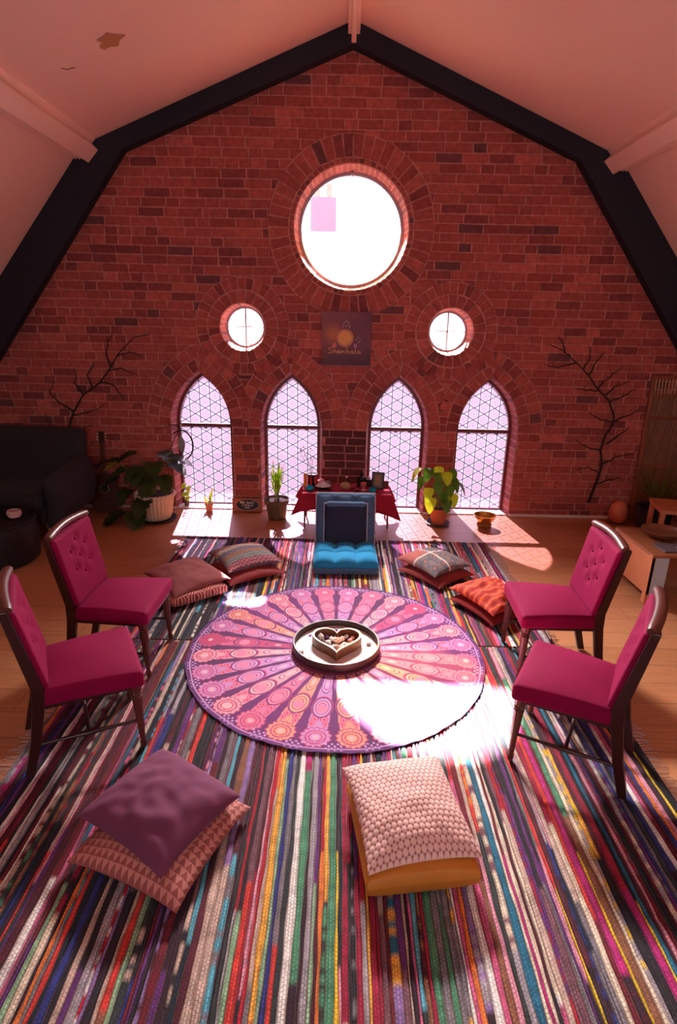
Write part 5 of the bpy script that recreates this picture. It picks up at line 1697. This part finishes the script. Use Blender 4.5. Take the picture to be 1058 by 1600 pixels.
# dark woven basket with spiky plant
g = thing('potted_yucca', 'thin leaved green plant in a dark ribbed pot in front of the bamboo screen', 'plant', (3.13, -.42, 0))
pot(g, [(.13, 0), (.14, .004), (.16, .24), (.168, .25), (.166, .27), (.155, .27), (.148, .25)], simple('dark ribbed pot', (40, 40, 54), .6), .145, .245, .03, 30)
m = MB()
for k in range(90):
    a = rnd.uniform(0, 2 * PI); el = rnd.uniform(1.5, 4); leaf(m, (.03 * math.cos(a), .03 * math.sin(a), .25), (math.cos(a), math.sin(a), el), rnd.uniform(.3, .5), rnd.uniform(.006, .011), shape='blade', curl=rnd.uniform(.1, .5))
m.build('foliage', leafmat('yucca leaf', (70, 84, 34), (120, 124, 50), .3), g)
# low wooden bench table
g = thing('low_table', 'low orange brown wooden table with a pale blue end board at the right edge', 'table', (0, 0, 0))
tx0, tx1, ty0, ty1, tt = 2.245, 3.1, -2.05, -1.44, .40
MB().box(((tx0 + tx1) / 2, (ty0 + ty1) / 2, tt - .012), (tx1 - tx0, ty1 - ty0, .024)).build('tabletop', M['oak'], g, smooth=False, bevel=.003)
MB().box((tx0 + .012, (ty0 + ty1) / 2, .235), (.022, ty1 - ty0 - .01, .305)).build('side_panel', M['laptopwood'], g, smooth=False, bevel=.002)
MB().box((tx0 + .012, ty0 + .03, .2), (.026, .05, .376)).build('leg', M['laptopwood'], g, smooth=False, bevel=.002)
MB().box((tx0 + .012, ty1 - .03, .2), (.026, .05, .376)).build('leg', M['laptopwood'], g, smooth=False, bevel=.002)
MB().box((tx0 + .08, ty0 + .03, .2), (.11, .02, .376)).build('end_board', M['paleblue'], g, smooth=False, bevel=.002)
MB().box((tx1 - .012, (ty0 + ty1) / 2, .19), (.022, ty1 - ty0 - .01, .376)).build('side_panel', M['laptopwood'], g, smooth=False, bevel=.002)
b = thing('wooden_bowl', 'shallow dark wooden bowl on the low table at the right edge', 'bowl', (2.50, -1.66, tt))
MB().lathe([(.05, 0), (.085, .006), (.135, .036), (.150, .062), (.144, .064), (.128, .042), (.08, .016), (.001, .012)], seg=40, cap=False).build('bowl', M['walnut'], b)
for i, (x, y, s, c_) in enumerate(((2.42, -1.70, .03, 'cream'), (2.47, -1.62, .026, 'grey'), (2.56, -1.68, .03, 'grey'))):
    pass
k_ = thing('incense_slab', 'flat grey slate tray lying at the front of the low table', 'tray', (2.60, -1.90, tt), R(3))
MB().box((0, 0, .006), (.50, .17, .012)).build('slab', simple('slate', (96, 84, 92), .5), k_, smooth=False, bevel=.003)
o = gem_mesh(120, 'lump').build('crystal', gemmats['clear'], smooth=False); o.scale = (.03, .018, .012); o.location = (2.50, -1.93, tt + .020); tag(o, 'pale crystal lying on the slate tray of the low table', 'crystal')
# small stool / frame behind with a white cloth and dark bag
g = thing('wooden_stool', 'orange wooden stool frame standing behind the low table at the right edge', 'stool', (3.06, -.98, 0), R(-14))
for a in (-1, 1):
    for b_ in (-1, 1): MB().box((a * .21, b_ * .17, .21), (.04, .04, .42)).build('leg', M['laptopwood'], g, smooth=False, bevel=.003)
MB().box((0, 0, .435), (.48, .40, .035)).build('seat', M['laptopwood'], g, smooth=False, bevel=.004)
MB().box((0, -.17, .20), (.40, .02, .03)).build('stretcher', M['laptopwood'], g, smooth=False)
g = thing('magazine_stack', 'loose white papers on a dark folder on the floor under the wooden stool', 'papers', (3.06, -.98, 0), R(10))
MB().box((0, 0, .05), (.32, .24, .10)).build('folder', M['black'], g, smooth=False, bevel=.003)
MB().box((.01, -.01, .104), (.26, .18, .008), Matrix.Rotation(R(8), 3, 'Z')).build('paper', M['white'], g, smooth=False)
